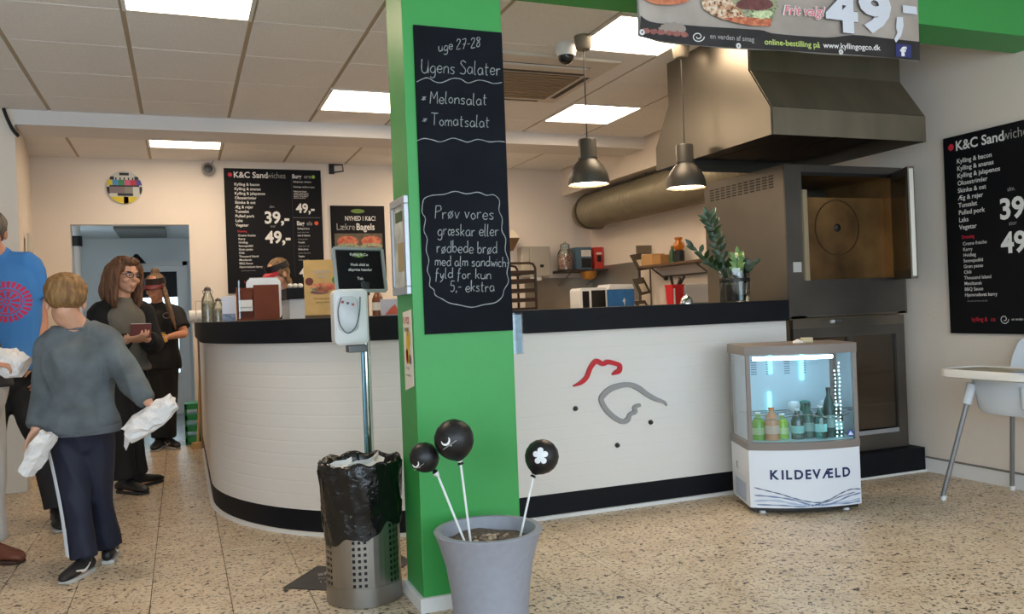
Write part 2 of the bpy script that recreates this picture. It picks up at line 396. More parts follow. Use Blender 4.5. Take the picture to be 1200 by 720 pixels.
# ================================================================ counter
PATH = [(.14, 7.75), (.14, 7.2), (.14, 6.6), (.14, 6.1), (.14, 5.5)]; NRM = [(-1, 0)]*5
EX, EY = 1.16, 1.42
for k in range(1, 25):
    a = PI/2*k/24; PATH.append((1.3-EX*math.cos(a), 5.5-EY*math.sin(a)))
    nx, ny = -math.cos(a)/EX, -math.sin(a)/EY; l = math.hypot(nx, ny); NRM.append((nx/l, ny/l))
for x in (1.8, 2.4, 3.0, 3.355): PATH.append((x, 4.08)); NRM.append((0, -1))
def painted_brick():
    m, N, L, b = node_mat('painted_brick', .55)
    b.inputs['Base Color'].default_value = lin((226, 220, 214))+(1,)
    g = N.new('ShaderNodeNewGeometry'); sp = N.new('ShaderNodeSeparateXYZ'); L.new(g.outputs['Position'], sp.inputs[0])
    md = N.new('ShaderNodeMath'); md.operation = 'PINGPONG'; md.inputs[1].default_value = .034; L.new(sp.outputs['Z'], md.inputs[0])
    rp = N.new('ShaderNodeMapRange'); rp.inputs[1].default_value = 0; rp.inputs[2].default_value = .006; L.new(md.outputs[0], rp.inputs[0])
    n = N.new('ShaderNodeTexNoise'); n.inputs['Scale'].default_value = 22; n.inputs['Detail'].default_value = 5; L.new(g.outputs['Position'], n.inputs['Vector'])
    ad = N.new('ShaderNodeMath'); ad.operation = 'MULTIPLY_ADD'; ad.inputs[1].default_value = 1.1; L.new(n.outputs['Fac'], ad.inputs[0]); L.new(rp.outputs[0], ad.inputs[2])
    bp = N.new('ShaderNodeBump'); bp.inputs['Strength'].default_value = .13; bp.inputs['Distance'].default_value = .006
    L.new(ad.outputs[0], bp.inputs['Height']); L.new(bp.outputs[0], b.inputs['Normal']); return m
t = thing('counter', 'curved white painted serving counter with black kick band', 'counter', (1.6, 5.2, 0))
MB().sweep(PATH, NRM, [(0, .13), (0, .99), (-.14, .99), (-.14, .13)]).build('front_wall', painted_brick(), t, smooth=True)
MB().sweep(PATH, NRM, [(-.006, .018), (-.006, .131), (-.14, .131), (-.14, .018)]).build('kick_band', BLACK, t, smooth=True)
MB().sweep(PATH, NRM, [(.012, 0), (.012, .018), (-.14, .018), (-.14, 0)]).build('floor_strip', WHITE, t, smooth=True)
MB().box((.125, 7.75, .0), (.30, 7.79, 1.0)).build('end_panel', M('end_wood', (150, 122, 92), .6, var=(6, .15), vscale=(6, 6, 1)), t)
t = thing('countertop', 'black worktop with deep edge on the curved white counter', 'worktop', (1.6, 5.2, .985))
MB().sweep(PATH, NRM, [(.035, .985), (.035, 1.105), (.03, 1.107), (-.55, 1.107), (-.55, 1.067), (-.02, 1.067), (-.02, .985)]).build('slab', BLACK, t, smooth=True)
# black end return of the worktop
MB().box((.11, 7.75, .985), (.69, 7.785, 1.107)).build('end_edge', BLACK, t)

# logo on the counter front
def cpt(x, y, dy=0): return at_y(x, y, 4.08-dy)
def zp(x, y): return (600+x/3, 380+y/3)
def emblem(name, pts, ws, mat, label):
    P = crom([(*zp(*p), w) for p, w in zip(pts, ws)], 5); mb = MB(); R = []
    Q = [cpt(p[0], p[1]) for p in P]; n = V((0,-1,0))
    for i, q in enumerate(Q):
        tt = (Q[min(i+1,len(Q)-1)]-Q[max(i-1,0)]); s = n.cross(tt).normalized()*P[i][2]*.0047/3*1.0
        R.append([q+s, q+s*.9-V((0,.016,0)), q-s*.9-V((0,.016,0)), q-s])
    mb.rings(R); return mb.single(name, mat, label, 'emblem', smooth=True)
emblem('comb_emblem', [(213,218),(240,206),(260,186),(274,152),(294,130),(316,140),(334,133),(360,138),(376,146),(374,164),(362,170),(350,177)], [2,7,8,8,9,8,9,8,8,9,8,3],
       M('red_acrylic', (196, 24, 34), .35), 'red wavy comb shaped emblem on the white counter front')
emblem('head_emblem', [(540,286),(532,274),(500,262),(470,245),(438,222),(404,213),(352,224),(318,250),(312,270),(330,302),(358,328),(386,342),(404,336),(412,318),(430,308),(428,292),(448,284)], [2,5,8,9,10,9,10,10,9,9,9,9,9,7,8,7,6],
       M('grey_acrylic', (150, 148, 148), .4), 'grey open loop hen head emblem on the white counter front')
for (x, y), w in zip(((674, 479), (762, 495), (723, 522)), ('below the red comb emblem', 'right of the grey emblem', 'lowest, below the grey emblem')):
    p = cpt(x, y); MB().lathe(p+V((0,.004,0)), [(.012, 0), (.014, .01), (.009, .022), (.002, .024)], 12, (0,-1,0)).single('knob', DARK, 'small black knob on the counter front, ' + w, 'knob', smooth=True)
# flyer holder hooked on the worktop edge
a, b = at_y(600, 367, 4.03), at_y(613, 415, 4.03)
t = thing('flyer_holder', 'clear acrylic holder with pale blue flyer hooked on worktop edge beside the column', 'flyer holder', (a.x, 4.03, b.z))
MB().box((a.x, 4.028, b.z), (b.x+.004, 4.031, a.z)).build('front_sheet', glass_mat('acrylic', (244, 248, 250), .1), t)
MB().box((a.x+.004, 4.034, b.z+.07), (b.x, 4.037, a.z-.01)).build('flyer', M('blue_flyer', (206, 220, 234), .6, var=(40, .2)), t)
MB().box((a.x+.004, 4.034, b.z+.005), (b.x, 4.036, b.z+.07)).build('backing', M('pale_sheet', (205, 222, 235), .5), t)
# ================================================================ chalkboard on the column
GL = {
'u': [[(0,.5),(.02,.12),(.15,0),(.3,.12),(.33,.5)],[(.33,.5),(.36,0)]], 'g': [[(.33,.42),(.15,.5),(0,.25),(.12,.02),(.3,.12),(.34,.45)],[(.34,.45),(.33,-.2),(.15,-.35),(0,-.25)]],
'e': [[(0,.25),(.32,.28),(.28,.45),(.13,.5),(0,.3),(.05,.08),(.2,0),(.33,.1)]], '2': [[(0,.75),(.1,.95),(.3,.9),(.3,.65),(0,.02),(.38,.02)]],
'7': [[(0,.92),(.36,.92),(.12,0)],[(.08,.45),(.32,.48)]], '8': [[(.3,.85),(.12,.95),(.03,.75),(.3,.35),(.25,.05),(.08,.02),(.03,.25),(.3,.7),(.3,.85)]],
'-': [[(0,.4),(.25,.42)]], 'U': [[(0,1),(0,.25),(.18,0),(.4,.2),(.42,1)],[(.42,1),(.46,0)]], 'n': [[(0,.5),(0,0)],[(0,.3),(.15,.5),(.3,.4),(.32,0)]],
's': [[(.28,.45),(.12,.5),(.03,.38),(.25,.18),(.2,.02),(0,.05)]], 'S': [[(.4,.85),(.2,1),(.05,.8),(.38,.35),(.3,.03),(0,.08)]],
'a': [[(.32,.42),(.15,.5),(0,.25),(.12,0),(.3,.12),(.33,.48)],[(.33,.48),(.37,0)]], 'l': [[(.02,1),(0,.08),(.1,0)]], 't': [[(.1,.85),(.1,.08),(.22,0)],[(0,.55),(.26,.56)]],
'r': [[(0,.5),(.02,0)],[(.02,.3),(.12,.48),(.26,.46)]], 'M': [[(0,0),(.05,1)],[(.05,1),(.26,.4)],[(.26,.4),(.48,1)],[(.48,1),(.52,0)]], 'o': [[(.15,.5),(0,.28),(.14,0),(.31,.22),(.17,.5)]],
'T': [[(0,1),(.52,.98)],[(.26,1),(.25,0)]], 'm': [[(0,.5),(0,0)],[(0,.32),(.12,.5),(.22,.4),(.23,0)],[(.23,.32),(.36,.5),(.46,.4),(.48,0)]],
'P': [[(0,0),(.03,1)],[(.02,.97),(.32,.98),(.36,.68),(.04,.5)]], 'ø': [[(.15,.5),(0,.28),(.14,0),(.31,.22),(.17,.5)],[(0,-.05),(.32,.56)]], 'v': [[(0,.5),(.14,0)],[(.14,0),(.3,.5)]],
'æ': [[(.22,.42),(.1,.5),(0,.25),(.1,0),(.24,.2),(.25,.48)],[(.25,.25),(.48,.28),(.44,.46),(.34,.5),(.25,.25),(.34,0),(.5,.08)]], 'k': [[(0,1),(.01,0)],[(.28,.5),(.03,.24)],[(.1,.28),(.3,0)]],
'd': [[(.32,.42),(.15,.5),(0,.25),(.12,0),(.3,.12),(.33,.4)],[(.33,1),(.35,0)]], 'b': [[(0,1),(.01,.03)],[(.01,.3),(.18,.5),(.33,.25),(.18,0),(.01,.1)]], 'w': [[(0,.5),(.11,0)],[(.11,0),(.21,.4)],[(.21,.4),(.32,0)],[(.32,0),(.43,.5)]],
'i': [[(0,.5),(.02,0)],[(0,.66),(.01,.69)]], 'c': [[(.28,.42),(.13,.5),(0,.25),(.12,0),(.28,.08)]], 'h': [[(0,1),(0,0)],[(0,.3),(.15,.5),(.28,.4),(.3,0)]],
'f': [[(.25,.95),(.12,.9),(.1,.5),(.06,-.3)],[(0,.5),(.24,.52)]], 'y': [[(0,.5),(.12,.05),(.28,.5)],[(.28,.5),(.2,-.1),(.02,-.35)]], '5': [[(.32,.95),(.05,.95)],[(.05,.95),(.03,.55),(.25,.55),(.3,.2),(.15,0),(0,.08)]],
',': [[(.06,.06),(.02,-.15)]], 'x': [[(0,.1),(.22,.45)],[(.2,.1),(.03,.45)],[(.1,.02),(.12,.5)]]}
cbd = thing('chalkboard', 'tall black chalkboard with handwritten salad menu on the green column', 'chalkboard', (1.02, 3.045, 1.033))
MB().box((.845, 3.040, 1.033), (1.197, 3.05, 2.19)).build('panel', CHALKB, cbd)
def chalk_poly(P, w=.0030):
    return ribbon(P, [w*random.uniform(.7, 1.2) for _ in P], (0,-1,0))
def chalk(s, p0, p1, cap):
    a, b = at_y(*p0, 3.0385), at_y(*p1, 3.0385); W = (b-a).length; ux = (b-a).normalized(); h = cap/F_PX*3.22
    adv = []; x = 0
    for ch in s:
        if ch == ' ': adv.append(x); x += .26; continue
        adv.append(x); x += max(q[0] for st in GL[ch] for q in st)+.13
    k = W/max(x-.13, .01); mb = MB()
    for ch, ax in zip(s, adv):
        if ch == ' ': continue
        dy = random.uniform(-.05, .05)
        for st in GL[ch]:
            pts = crom(st, 5) if len(st) > 2 else st
            P = [a+ux*(ax+q[0]+q[1]*.06)*k+Z_*(q[1]+dy)*h for q in pts]
            r = chalk_poly(P); mb.add(r.v, r.f)
    mb.build('lettering', CHALK, cbd, fixn=False)
chalk('uge 27-28', (514, 60), (562, 55), 12); chalk('Ugens Salater', (494, 85), (586, 88), 16)
chalk('x', (494, 118), (499, 118), 10); chalk('Melonsalat', (504, 121), (570, 123), 14)
chalk('x', (495, 143), (500, 143), 9); chalk('Tomatsalat', (505, 147), (573, 149), 14)
chalk('Prøv vores', (510, 256), (578, 257), 15); chalk('græskar eller', (513, 276), (584, 277), 14); chalk('rødbede brød', (512, 296), (582, 297), 14)
chalk('med alm sandwich-', (510, 311), (597, 313), 12); chalk('fyld for kun', (510, 326), (575, 327), 12); chalk('5,- ekstra', (528, 342), (579, 342), 13)
def zc(o, s, pts): return [(o[0]+x/s, o[1]+y/s) for x, y in pts]
for pts in (zc((460, 0), 3, [(85,288),(105,278),(125,274),(150,288),(175,290),(210,276),(240,278),(265,292),(300,282),(330,286),(355,294),(385,290)]),
            zc((460, 0), 3, [(85,496),(110,487),(140,492),(170,499),(210,486),(240,493),(265,500),(300,490),(340,499),(370,497),(395,499)]),
            zc((460, 220), 3, [(105,60),(112,38),(140,27),(180,24),(220,13),(260,22),(300,16),(330,27),(355,25),(376,45),(374,80),(386,110),(384,150),(398,180),(396,220),(408,260),(402,300),(408,330),(392,360),(385,385),(360,405),(320,412),(280,421),(240,414),(200,406),(175,392),(150,378),(146,360),(130,345),(132,318),(122,290),(128,255),(118,220),(122,180),(110,150),(116,110),(104,88),(105,60)])):
    chalk_poly([at_y(*p, 3.0385) for p in crom(pts, 3)], .0032).build('chalk_line', CHALK, cbd, fixn=False)

# framed notice and poster on the column's left side
t = thing('poster_frame', 'silver snap frame with pale notice on the left side of the green column', 'frame', (.79, 3.17, 1.19))
y0, y1, z0, z1 = 3.055, 3.285, 1.185, 1.555; f = MB()
for a, b in (((y0,z0),(y1,z0+.03)), ((y0,z1-.03),(y1,z1)), ((y0,z0+.03),(y0+.03,z1-.03)), ((y1-.03,z0+.03),(y1,z1-.03))): f.box((.785, *a), (.803, *b))
f.build('frame', ALU, t, bevel=.003)
MB().box((.793, y0+.03, z0+.03), (.803, y1-.03, z1-.03)).build('notice', M('notice_paper', (196, 196, 186), .6, var=(14, .3)), t)
MB().box((.7925, y0+.06, z1-.09), (.793, y1-.06, z1-.05)).build('heading', M('notice_green', (70, 92, 58), .7), t)
MB().box((.7925, y0+.05, z0+.09), (.793, y1-.08, z0+.2)).build('print_block', M('notice_tan', (168, 150, 110), .7), t)
t = thing('small_poster', 'narrow white paper poster with yellow figure low on the left side of the green column', 'poster', (.80, 3.14, .82))
pp = [V((.8015, 3.195, .815)), V((.8015, 3.065, .842)), V((.8015, 3.065, 1.128)), V((.8015, 3.195, 1.118))]
MB().rings([pp, [q-X_*.0015 for q in pp]]).build('sheet', M('poster_paper', (228, 220, 205), .6), t)
YL = M('poster_yellow', (225, 180, 40), .7); RD = M('poster_red', (200, 60, 40), .7)
ux, uy = -Y_, Z_
for (u, v, r, ry, mm) in ((.06, .16, .022, .06, YL), (.045, .13, .018, .03, RD), (.085, .2, .012, .03, YL), (.09, .12, .012, .02, M('poster_purple', (90, 70, 100), .7)), (.06, .225, .012, .016, YL)):
    disc(V((.7985, 3.19-u, .82+v)), r, ux, uy, 14, ry).build('figure_print', mm, t, fixn=False)
lettering(t, 'K  PCS', .036, V((.7998, 3.182, 1.075)), ux, uy, RD, .02, .8); lettering(t, 'KOM MED', .022, V((.7998, 3.178, 1.045)), ux, uy, DARK, .01, .8)
lettering(t, 'Vi ses', .02, V((.7998, 3.165, .9)), ux, uy, DARK, .005); lettering(t, 'www.kylling.dk', .013, V((.7998, 3.175, .875)), ux, uy, DARK, 0)

# ================================================================ banner under the green beam
ban = thing('banner', 'printed promotional banner hanging from the green beam with price and web address', 'banner', at_y(915, 57, 2.98))
def bp(x, y, dy=0): return at_y(x, y, 2.98-dy)
edge = crom([(750,38),(753,43),(775,48),(815,53),(865,56),(930,60),(1000,64),(1078,71)], 4)
def top_pt(p): return V((p.x+(.003), 2.98, 2.61))
lo = [bp(*p) for p in edge]; R = [[], [], [], []]
for i, p in enumerate(lo):
    w = .008*math.sin(i*.9); q = top_pt(p)
    if i == 0: q.x -= .01
    R[0].append(p+V((0, w, 0))); R[1].append(p.lerp(q, .33)+V((0, w*.7, 0))); R[2].append(p.lerp(q, .66)+V((0, w*.3, 0))); R[3].append(q)
taupe = M('banner_vinyl', (172, 160, 150), .4, var=(5, .16))
MB().rings(R, False, False).build('sheet', taupe, ban, smooth='all', fixn=False)
MB().rings([[p+V((0,.012,0)) for p in r] for r in R], False, False).build('backing_sheet', M('banner_back', (190, 190, 188), .5), ban, smooth='all', fixn=False)
strip_top = crom([(751,18),(757,23),(770,27),(800,29),(824,31),(890,35),(905,39),(967,44),(1000,41),(1040,45),(1078,49)], 4)
def poly_print(px, mat, name='print', dy=.012):
    P = [bp(*p, dy) for p in px]; MB().add(P, [tuple(range(len(P)))]).build(name, mat, ban, fixn=False)
def strip_between(a, b, mat, name, dy=.012):
    n = 30; A = [a[int(i*(len(a)-1)/n)] for i in range(n+1)]; B = [b[int(i*(len(b)-1)/n)] for i in range(n+1)]
    MB().rings([[bp(*p, dy) for p in A], [bp(*p, dy) for p in B]], False, False).build(name, mat, ban, fixn=False)
strip_between(strip_top, edge, M('banner_black', (38, 35, 36), .45, var=(9, .35)), 'black_band')
def blob(cx, cy, rx, ry, n=22, j=.08, seed=1, lo=None):
    rnd = random.Random(seed); P = []
    for i in range(n):
        a = 2*PI*i/n; k = 1+rnd.uniform(-j, j); P.append((cx+rx*k*math.cos(a), cy+ry*k*math.sin(a)))
    return P
BUN = M('bun_print', (196, 110, 78), .6, ramp=[(.35, (206, 130, 92)), (.65, (172, 74, 54))], var=(25, .2))
SEED = M('seeded_bread_print', (206, 190, 165), .6, var=(75, .3), ramp=[(.42, (222, 208, 186)), (.56, (196, 140, 100)), (.66, (70, 58, 44))])
CRUST = M('crust_print', (196, 108, 72), .6, var=(40, .3), ramp=[(.35, (214, 136, 96)), (.6, (168, 78, 56)), (.7, (120, 52, 44))])
LEAF = M('salad_print', (110, 130, 76), .6, var=(70, .4), ramp=[(.35, (70, 96, 44)), (.55, (170, 176, 140)), (.7, (98, 56, 66))])
MEAT = M('meat_print', (112, 64, 62), .6, var=(40, .3))
poly_print(blob(782, -8, 33, 14, seed=3, j=.03), BUN, 'bun_print', .0135)
poly_print([(818,-14),(905,-14),(912,8),(903,28),(880,28),(850,22),(826,12)], LEAF, 'salad_print', .0132)
poly_print([(822,2),(834,-10),(850,-6),(866,10),(874,20),(866,25),(848,23),(834,17),(824,10)], SEED, 'bread_print', .0136)
poly_print([(846,21),(872,20),(905,22),(903,31),(880,30),(860,26)], CRUST, 'crust_print', .0138)
poly_print(blob(884, 5, 22, 7, seed=5), MEAT, 'meat_print', .0139); poly_print(blob(862, -8, 26, 6, seed=6), M('tomato_print', (170, 50, 40), .5), 'tomato_print', .0141)
poly_print(blob(893, 17, 12, 5, seed=9, j=.25), M('sprout_print', (196, 206, 160), .6, var=(80, .3)), 'sprout_print', .0142)
poly_print(blob(788, 33, 16, 7, seed=12, j=.15), M('bowl_print', (150, 138, 128), .6), 'bowl_print', .0136)
for i in range(6): poly_print(blob(757+i*9, 36+i*.9, 4.5, 3.2, seed=20+i, j=.2), M('berry_print', (150, 92, 84), .6, var=(50, .3)), 'berry_print', .0138)
def btext(s, p0, p1, px, mat, bold=.0, shear=0, xs=None, dy=.0145):
    a, b = bp(*p0, dy), bp(*p1, dy); ux = (b-a).normalized(); uy = (Z_-ux*Z_.dot(ux)).normalized(); size = px/F_PX*3.35
    mb = text_mb(s, size, a, ux, uy, bold, 1, 'LEFT', shear); w = max((q-a).dot(ux) for q in mb.v); k = (b-a).length/w
    mb.v = [a+ux*(q-a).dot(ux)*k+uy*(q-a).dot(uy) for q in mb.v]; mb.build('lettering', mat, ban, fixn=False)
PINK = M('banner_pink', (222, 120, 132), .6)
btext('Frit valg!', (917, 17), (968, 19), 17, INK, .05, .3); btext('Frit valg!', (918, 17), (967, 19), 17, PINK, .012, .3, dy=.0155)
DGT = M('banner_digits', (214, 217, 225), .45)
for ch, p0, p1, px in (('4', (971, 33), (1006, 37), 72), ('9', (1009, 33), (1046, 36), 72)): btext(ch, p0, p1, px, M('digit_shadow', (60, 56, 58), .6), .06, 0, dy=.0136); btext(ch, p0, p1, px, DGT, .05, 0, dy=.015)
poly_print([(1051,20),(1058,20),(1059,30),(1056,42),(1050,50),(1048,46),(1052,38),(1050,33)], DGT, 'lettering', .015)
poly_print([(1058,6),(1074,8),(1075,17),(1058,15)], DGT, 'lettering', .015)
btext('en verden af smag', (832, 45), (884, 49), 9, INKD, .01); btext('online-bestilling på', (896, 52), (961, 56), 10.5, M('banner_lime', (196, 214, 120), .6), .012); btext('www.kyllingogco.dk', (965, 56), (1032, 59), 10.5, INK, .012)
poly_print([(1050,51),(1068,53),(1068,68),(1050,66)], M('social_blue', (44, 50, 110), .5), 'badge', .014); btext('f', (1056, 65), (1063, 65.5), 17, INK, .05, dy=.0155)
ribbon([bp(818+r*math.cos(a), 43+r*.85*math.sin(a), .0145) for a, r in [(i*.35, 7.5-i*.22) for i in range(28)]], .004, (0,-1,0)).build('swirl', INK, ban, fixn=False)
for x, y in ((752, 38), (865, 54), (985, 61)):
    c = bp(x, y, .013); MB().lathe(c, [(.005, 0), (.012, .001), (.012, .004), (.005, .005)], 14, (0,-1,0), False).build('eyelet', WHITE, ban, smooth=True)

# ================================================================ menu boards and posters
MENU = ['Kylling & bacon', 'Kylling & ananas', 'Kylling & jalapenos', 'Oksestrimler', 'Skinke & ost', 'Æg & rejer', 'Tunsalat', 'Pulled pork', 'Laks', 'Vegetar']
DRES = ['Creme fraiche', 'Karry', 'Hvidløg', 'Sennepsdild', 'Grøn pesto', 'Chili', 'Thousand Island', 'Mexikansk', 'BBQ Sauce', 'Hjemmelavet karry']
def menu_board(label, tl, ux, uy, W, H):
    tl, ux, uy = V(tl), V(ux), V(uy); n = ux.cross(uy); k = W/.91
    t = thing('menu_board', label, 'menu board', tl+ux*W/2-uy*H-n*.02)
    MB().obox(tl+ux*W/2-uy*H/2-n*.01, ux*W/2, uy*H/2, n*.01).build('panel', BOARD, t)
    def tx(s, u, v, size, mat=INK, bold=0, xs=.85): lettering(t, s, size*k, tl+ux*u*k-uy*v*k, ux, uy, mat, bold, xs)
    disc(tl+ux*.055*k-uy*.062*k+n*.0016, .02*k, ux, uy).build('apple_dot', INKR, t, fixn=False)
    tx('K&C Sand', .085, .088, .08, INK, .02, .96); tx('wiches', .392, .088, .08, INKD, -.004, .82)
    for i, s in enumerate(MENU): tx(s, .09, .165+.0435*i, .038, INK, .012, .98)
    tx('Dressing', .105, .612, .028, INKR, .01)
    for i, s in enumerate(DRES): tx(s, .11, .652+.0335*i, .028, INK, .006, .98)
    tx('Alle retter serveres med salat', .125, .985, .013, INKD)
    tx('alm.', .41, .375, .035, INKD); tx('39,-', .355, .525, .16, INK, .03, .96); tx('stor', .41, .565, .035, INKD); tx('49,-', .36, .715, .16, INK, .03, .96)
    tx('Burg', .632, .085, .058, INK, .02, .8); tx('ere', .745, .085, .06, INKD, 0); disc(tl+ux*.835*k-uy*.068*k+n*.0016, .017*k, ux, uy).build('lime_dot', INKG, t, fixn=False)
    for v, s in ((.125, 'Kyllingeburger med bacon'), (.175, 'Okseburger med bacon og ost'), (.22, 'Pulled pork burger'), (.238, 'coleslaw, syltede agurker'), (.253, 'og hjemmelavet dressing'), (.268, 'serveres i briochebolle'), (.283, 'med pommes frites')): tx(s, .64, v, .019 if v > .23 else .022, INK, .008 if v < .23 else 0, .75)
    tx('49,-', .66, .42, .125, INK, .03, .92); MB().obox(tl+ux*.76*k-uy*.47*k+n*.001, ux*.13*k, uy*.0012, n*.0004).build('rule', INKD, t); MB().obox(tl+ux*.625*k-uy*.55*k+n*.001, ux*.001, uy*.5*k, n*.0004).build('rule', M('rule_purple', (74, 56, 84), .6), t)
    tx('Bag', .66, .545, .06, INK, .02); tx('els', .755, .545, .06, INKD, 0); disc(tl+ux*.85*k-uy*.525*k+n*.0016, .02*k, ux, uy).build('orange_dot', INKO, t, fixn=False)
    for i, s in enumerate(['Kylling & karry', 'bacon, salat, tomat', 'Laks & flødeost', 'rucola og citron', 'Tunsalat', 'rødløg, agurk, salat', 'Skinke & ost', 'sennep, salat, tomat', 'Vegetar', 'hummus og grønt']): tx(s, .665, .585+.034*i, .024 if i % 2 == 0 else .018, INK if i % 2 == 0 else INKD, .01 if i % 2 == 0 else 0, .8)
    tx('49,-', .67, 1.05, .125, INK, .03, .92)
    tx('kylling &', .15, 1.10, .036, INKR); tx('co', .275, 1.10, .036, INKR)
    ribbon([tl+ux*(.36+.028*math.cos(a)*f)*k-uy*(1.088+.028*math.sin(a)*f)*k+n*.0016 for a, f in [(i*.4, 1-i*.035) for i in range(22)]], .004, n).build('swirl', INK, t, fixn=False)
    tx('en verden af smag', .405, 1.095, .02, INK)
    return t
tl = at_y(262, 197, 8.478)
menu_board('black sandwich menu board high on the back wall behind the counter', tl, X_, Z_, .915, 1.20)
tl = at_x(1105, 163, XR-.022)
menu_board('black sandwich menu board on the right wall above the high chair', tl, -Y_, Z_, .91, 1.172)
a, b = at_y(387, 241, 8.478), at_y(450, 241, 8.478)
t = thing('bagel_poster', 'dark bagel poster beside the menu board on the back wall', 'poster', (a.x+.27, 8.49, a.z-.74))
W, k = b.x-a.x, 1
MB().box((a.x, 8.478, a.z-.74), (b.x, 8.5, a.z)).build('panel', BOARD, t)
def pt(u, v, d=.001): return V((a.x+u, 8.478-d, a.z-v))
MB().quad(pt(.03,.71), pt(W-.03,.71), pt(W-.03,.28), pt(.03,.28)).build('photo_ground', M('poster_photo', (96, 84, 66), .6, var=(14, .35)), t, fixn=False)
disc(pt(W/2, .055, .002), .07, X_, Z_, 18, .022).build('green_badge', M('badge_green', (110, 140, 60), .6), t, fixn=False)
lettering(t, 'NYHED I K&C!', .065, pt(.14, .15), X_, Z_, INK, .01, .75); lettering(t, 'Lækre', .095, pt(.05, .245), X_, Z_, INKD, 0, .8); lettering(t, 'Bagels', .095, pt(.25, .245), X_, Z_, INK, .015, .8)
for u, sd in ((.16, 2), (.40, 4)):
    for (v, rx, ry, mm, d) in ((.36, .105, .055, BUN, .002), (.41, .115, .03, LEAF, .003), (.44, .1, .028, MEAT, .004), (.485, .105, .04, CRUST, .005)):
        rnd = random.Random(sd); P = [pt(u+rx*(1+rnd.uniform(-.06,.06))*math.cos(2*PI*i/20), v+ry*math.sin(2*PI*i/20), d) for i in range(20)]; MB().add(P, [tuple(range(20))]).build('bagel_print', mm, t, fixn=False)
# round test-card disc
c = at_y(146, 220, 8.49); r = .152
t = thing('round_sign', 'round wall disc printed like a television test card', 'wall sign', (c.x, 8.49, c.z-r))
MB().lathe(c+V((0,.01,0)), [(r, 0), (r, .018), (r-.004, .022), (.001, .022)], 36, (0,-1,0)).build('disc', M('card_grey', (196, 196, 188), .4), t, smooth=True)
def clip_rect(x0, x1, z0, z1, mat):
    P = []; n = 12
    for i in range(n+1):
        x = x0+(x1-x0)*i/n; h = math.sqrt(max(0, (r*.98)**2-x*x)); P.append((x, min(z1, h), max(z0, -h)))
    P = [q for q in P if q[1] > q[2]]
    if len(P) < 2: return
    MB().rings([[c+V((q[0], -.0135, q[1])) for q in P], [c+V((q[0], -.0135, q[2])) for q in P]], False, False).build('colour_field', mat, t, fixn=False)
cm = lambda n, rgb: M('card_'+n, rgb, .5)
for i, (n, rgb) in enumerate((('yellow', (214, 190, 40)), ('cyan', (70, 140, 190)), ('green', (50, 130, 80)), ('pink', (200, 90, 130)), ('red', (180, 40, 60)), ('blue', (70, 60, 140)))):
    x0 = -.15+.05*i; clip_rect(x0, x0+.05, .02, .07, cm(n, rgb))
for i in range(5): clip_rect(-.075+i*.035, -.063+i*.035, .07, .09, cm('black', (20, 20, 20)))
clip_rect(-.04, .04, .11, .135, cm('black', 0)); clip_rect(-.15, .15, .006, .02, cm('black', 0)); clip_rect(-.15, -.125, -.06, .006, cm('black', 0)); clip_rect(.125, .15, -.06, .006, cm('black', 0))
clip_rect(-.125, 0, -.055, .006, cm('mauve', (120, 105, 108))); clip_rect(0, .07, -.055, .006, cm('grey2', (130, 128, 118))); clip_rect(-.06, .07, -.078, -.055, cm('black', 0)); clip_rect(-.12, .1, -.15, -.085, cm('yellow', 0)); clip_rect(-.01, .03, -.15, -.085, cm('rust', (190, 90, 50)))
for s in (-1, 1): clip_rect(*sorted((s*.085, s*.12)), .07, .1, cm('black', 0))
# speaker and wall camera on the back wall
c = at_y(244, 198, 8.44)
t = thing('wall_speaker', 'small round grey wall speaker left of the back menu board', 'speaker', (c.x, 8.45, c.z-.06))
MB().lathe(c+V((0,.05,0)), [(.04, 0), (.06, .02), (.062, .05), (.05, .062), (.03, .05), (.001, .055)], 20, (0,-1,0)).build('housing', M('speaker_grey', (150, 146, 140), .5), t, smooth=True)
MB().lathe(c-V((0,.002,0)), [(.045, 0), (.044, .006), (.001, .01)], 18, (0,-1,0)).build('cone', DARK, t, smooth=True)
MB().bar(c+V((.03,.04,.05)), c+V((.06,.05,.11)), .012, .012).build('bracket', ALU, t)
c = at_y(395, 197, 8.42)
t = thing('wall_bracket', 'small black open wall bracket right of the back menu board', 'bracket', (c.x, 8.46, c.z-.04))
MB().tube([c+V(p) for p in ((-.05,.08,.02),(-.05,0,.03),(.05,-.02,.03),(.06,0,-.03),(-.02,.02,-.04),(-.03,.08,-.03))], .008).build('loop', DARK, t, smooth=True)
MB().box(c+V((-.07,.06,-.05)), c+V((-.02,.08,.05))).build('plate', DARK, t)
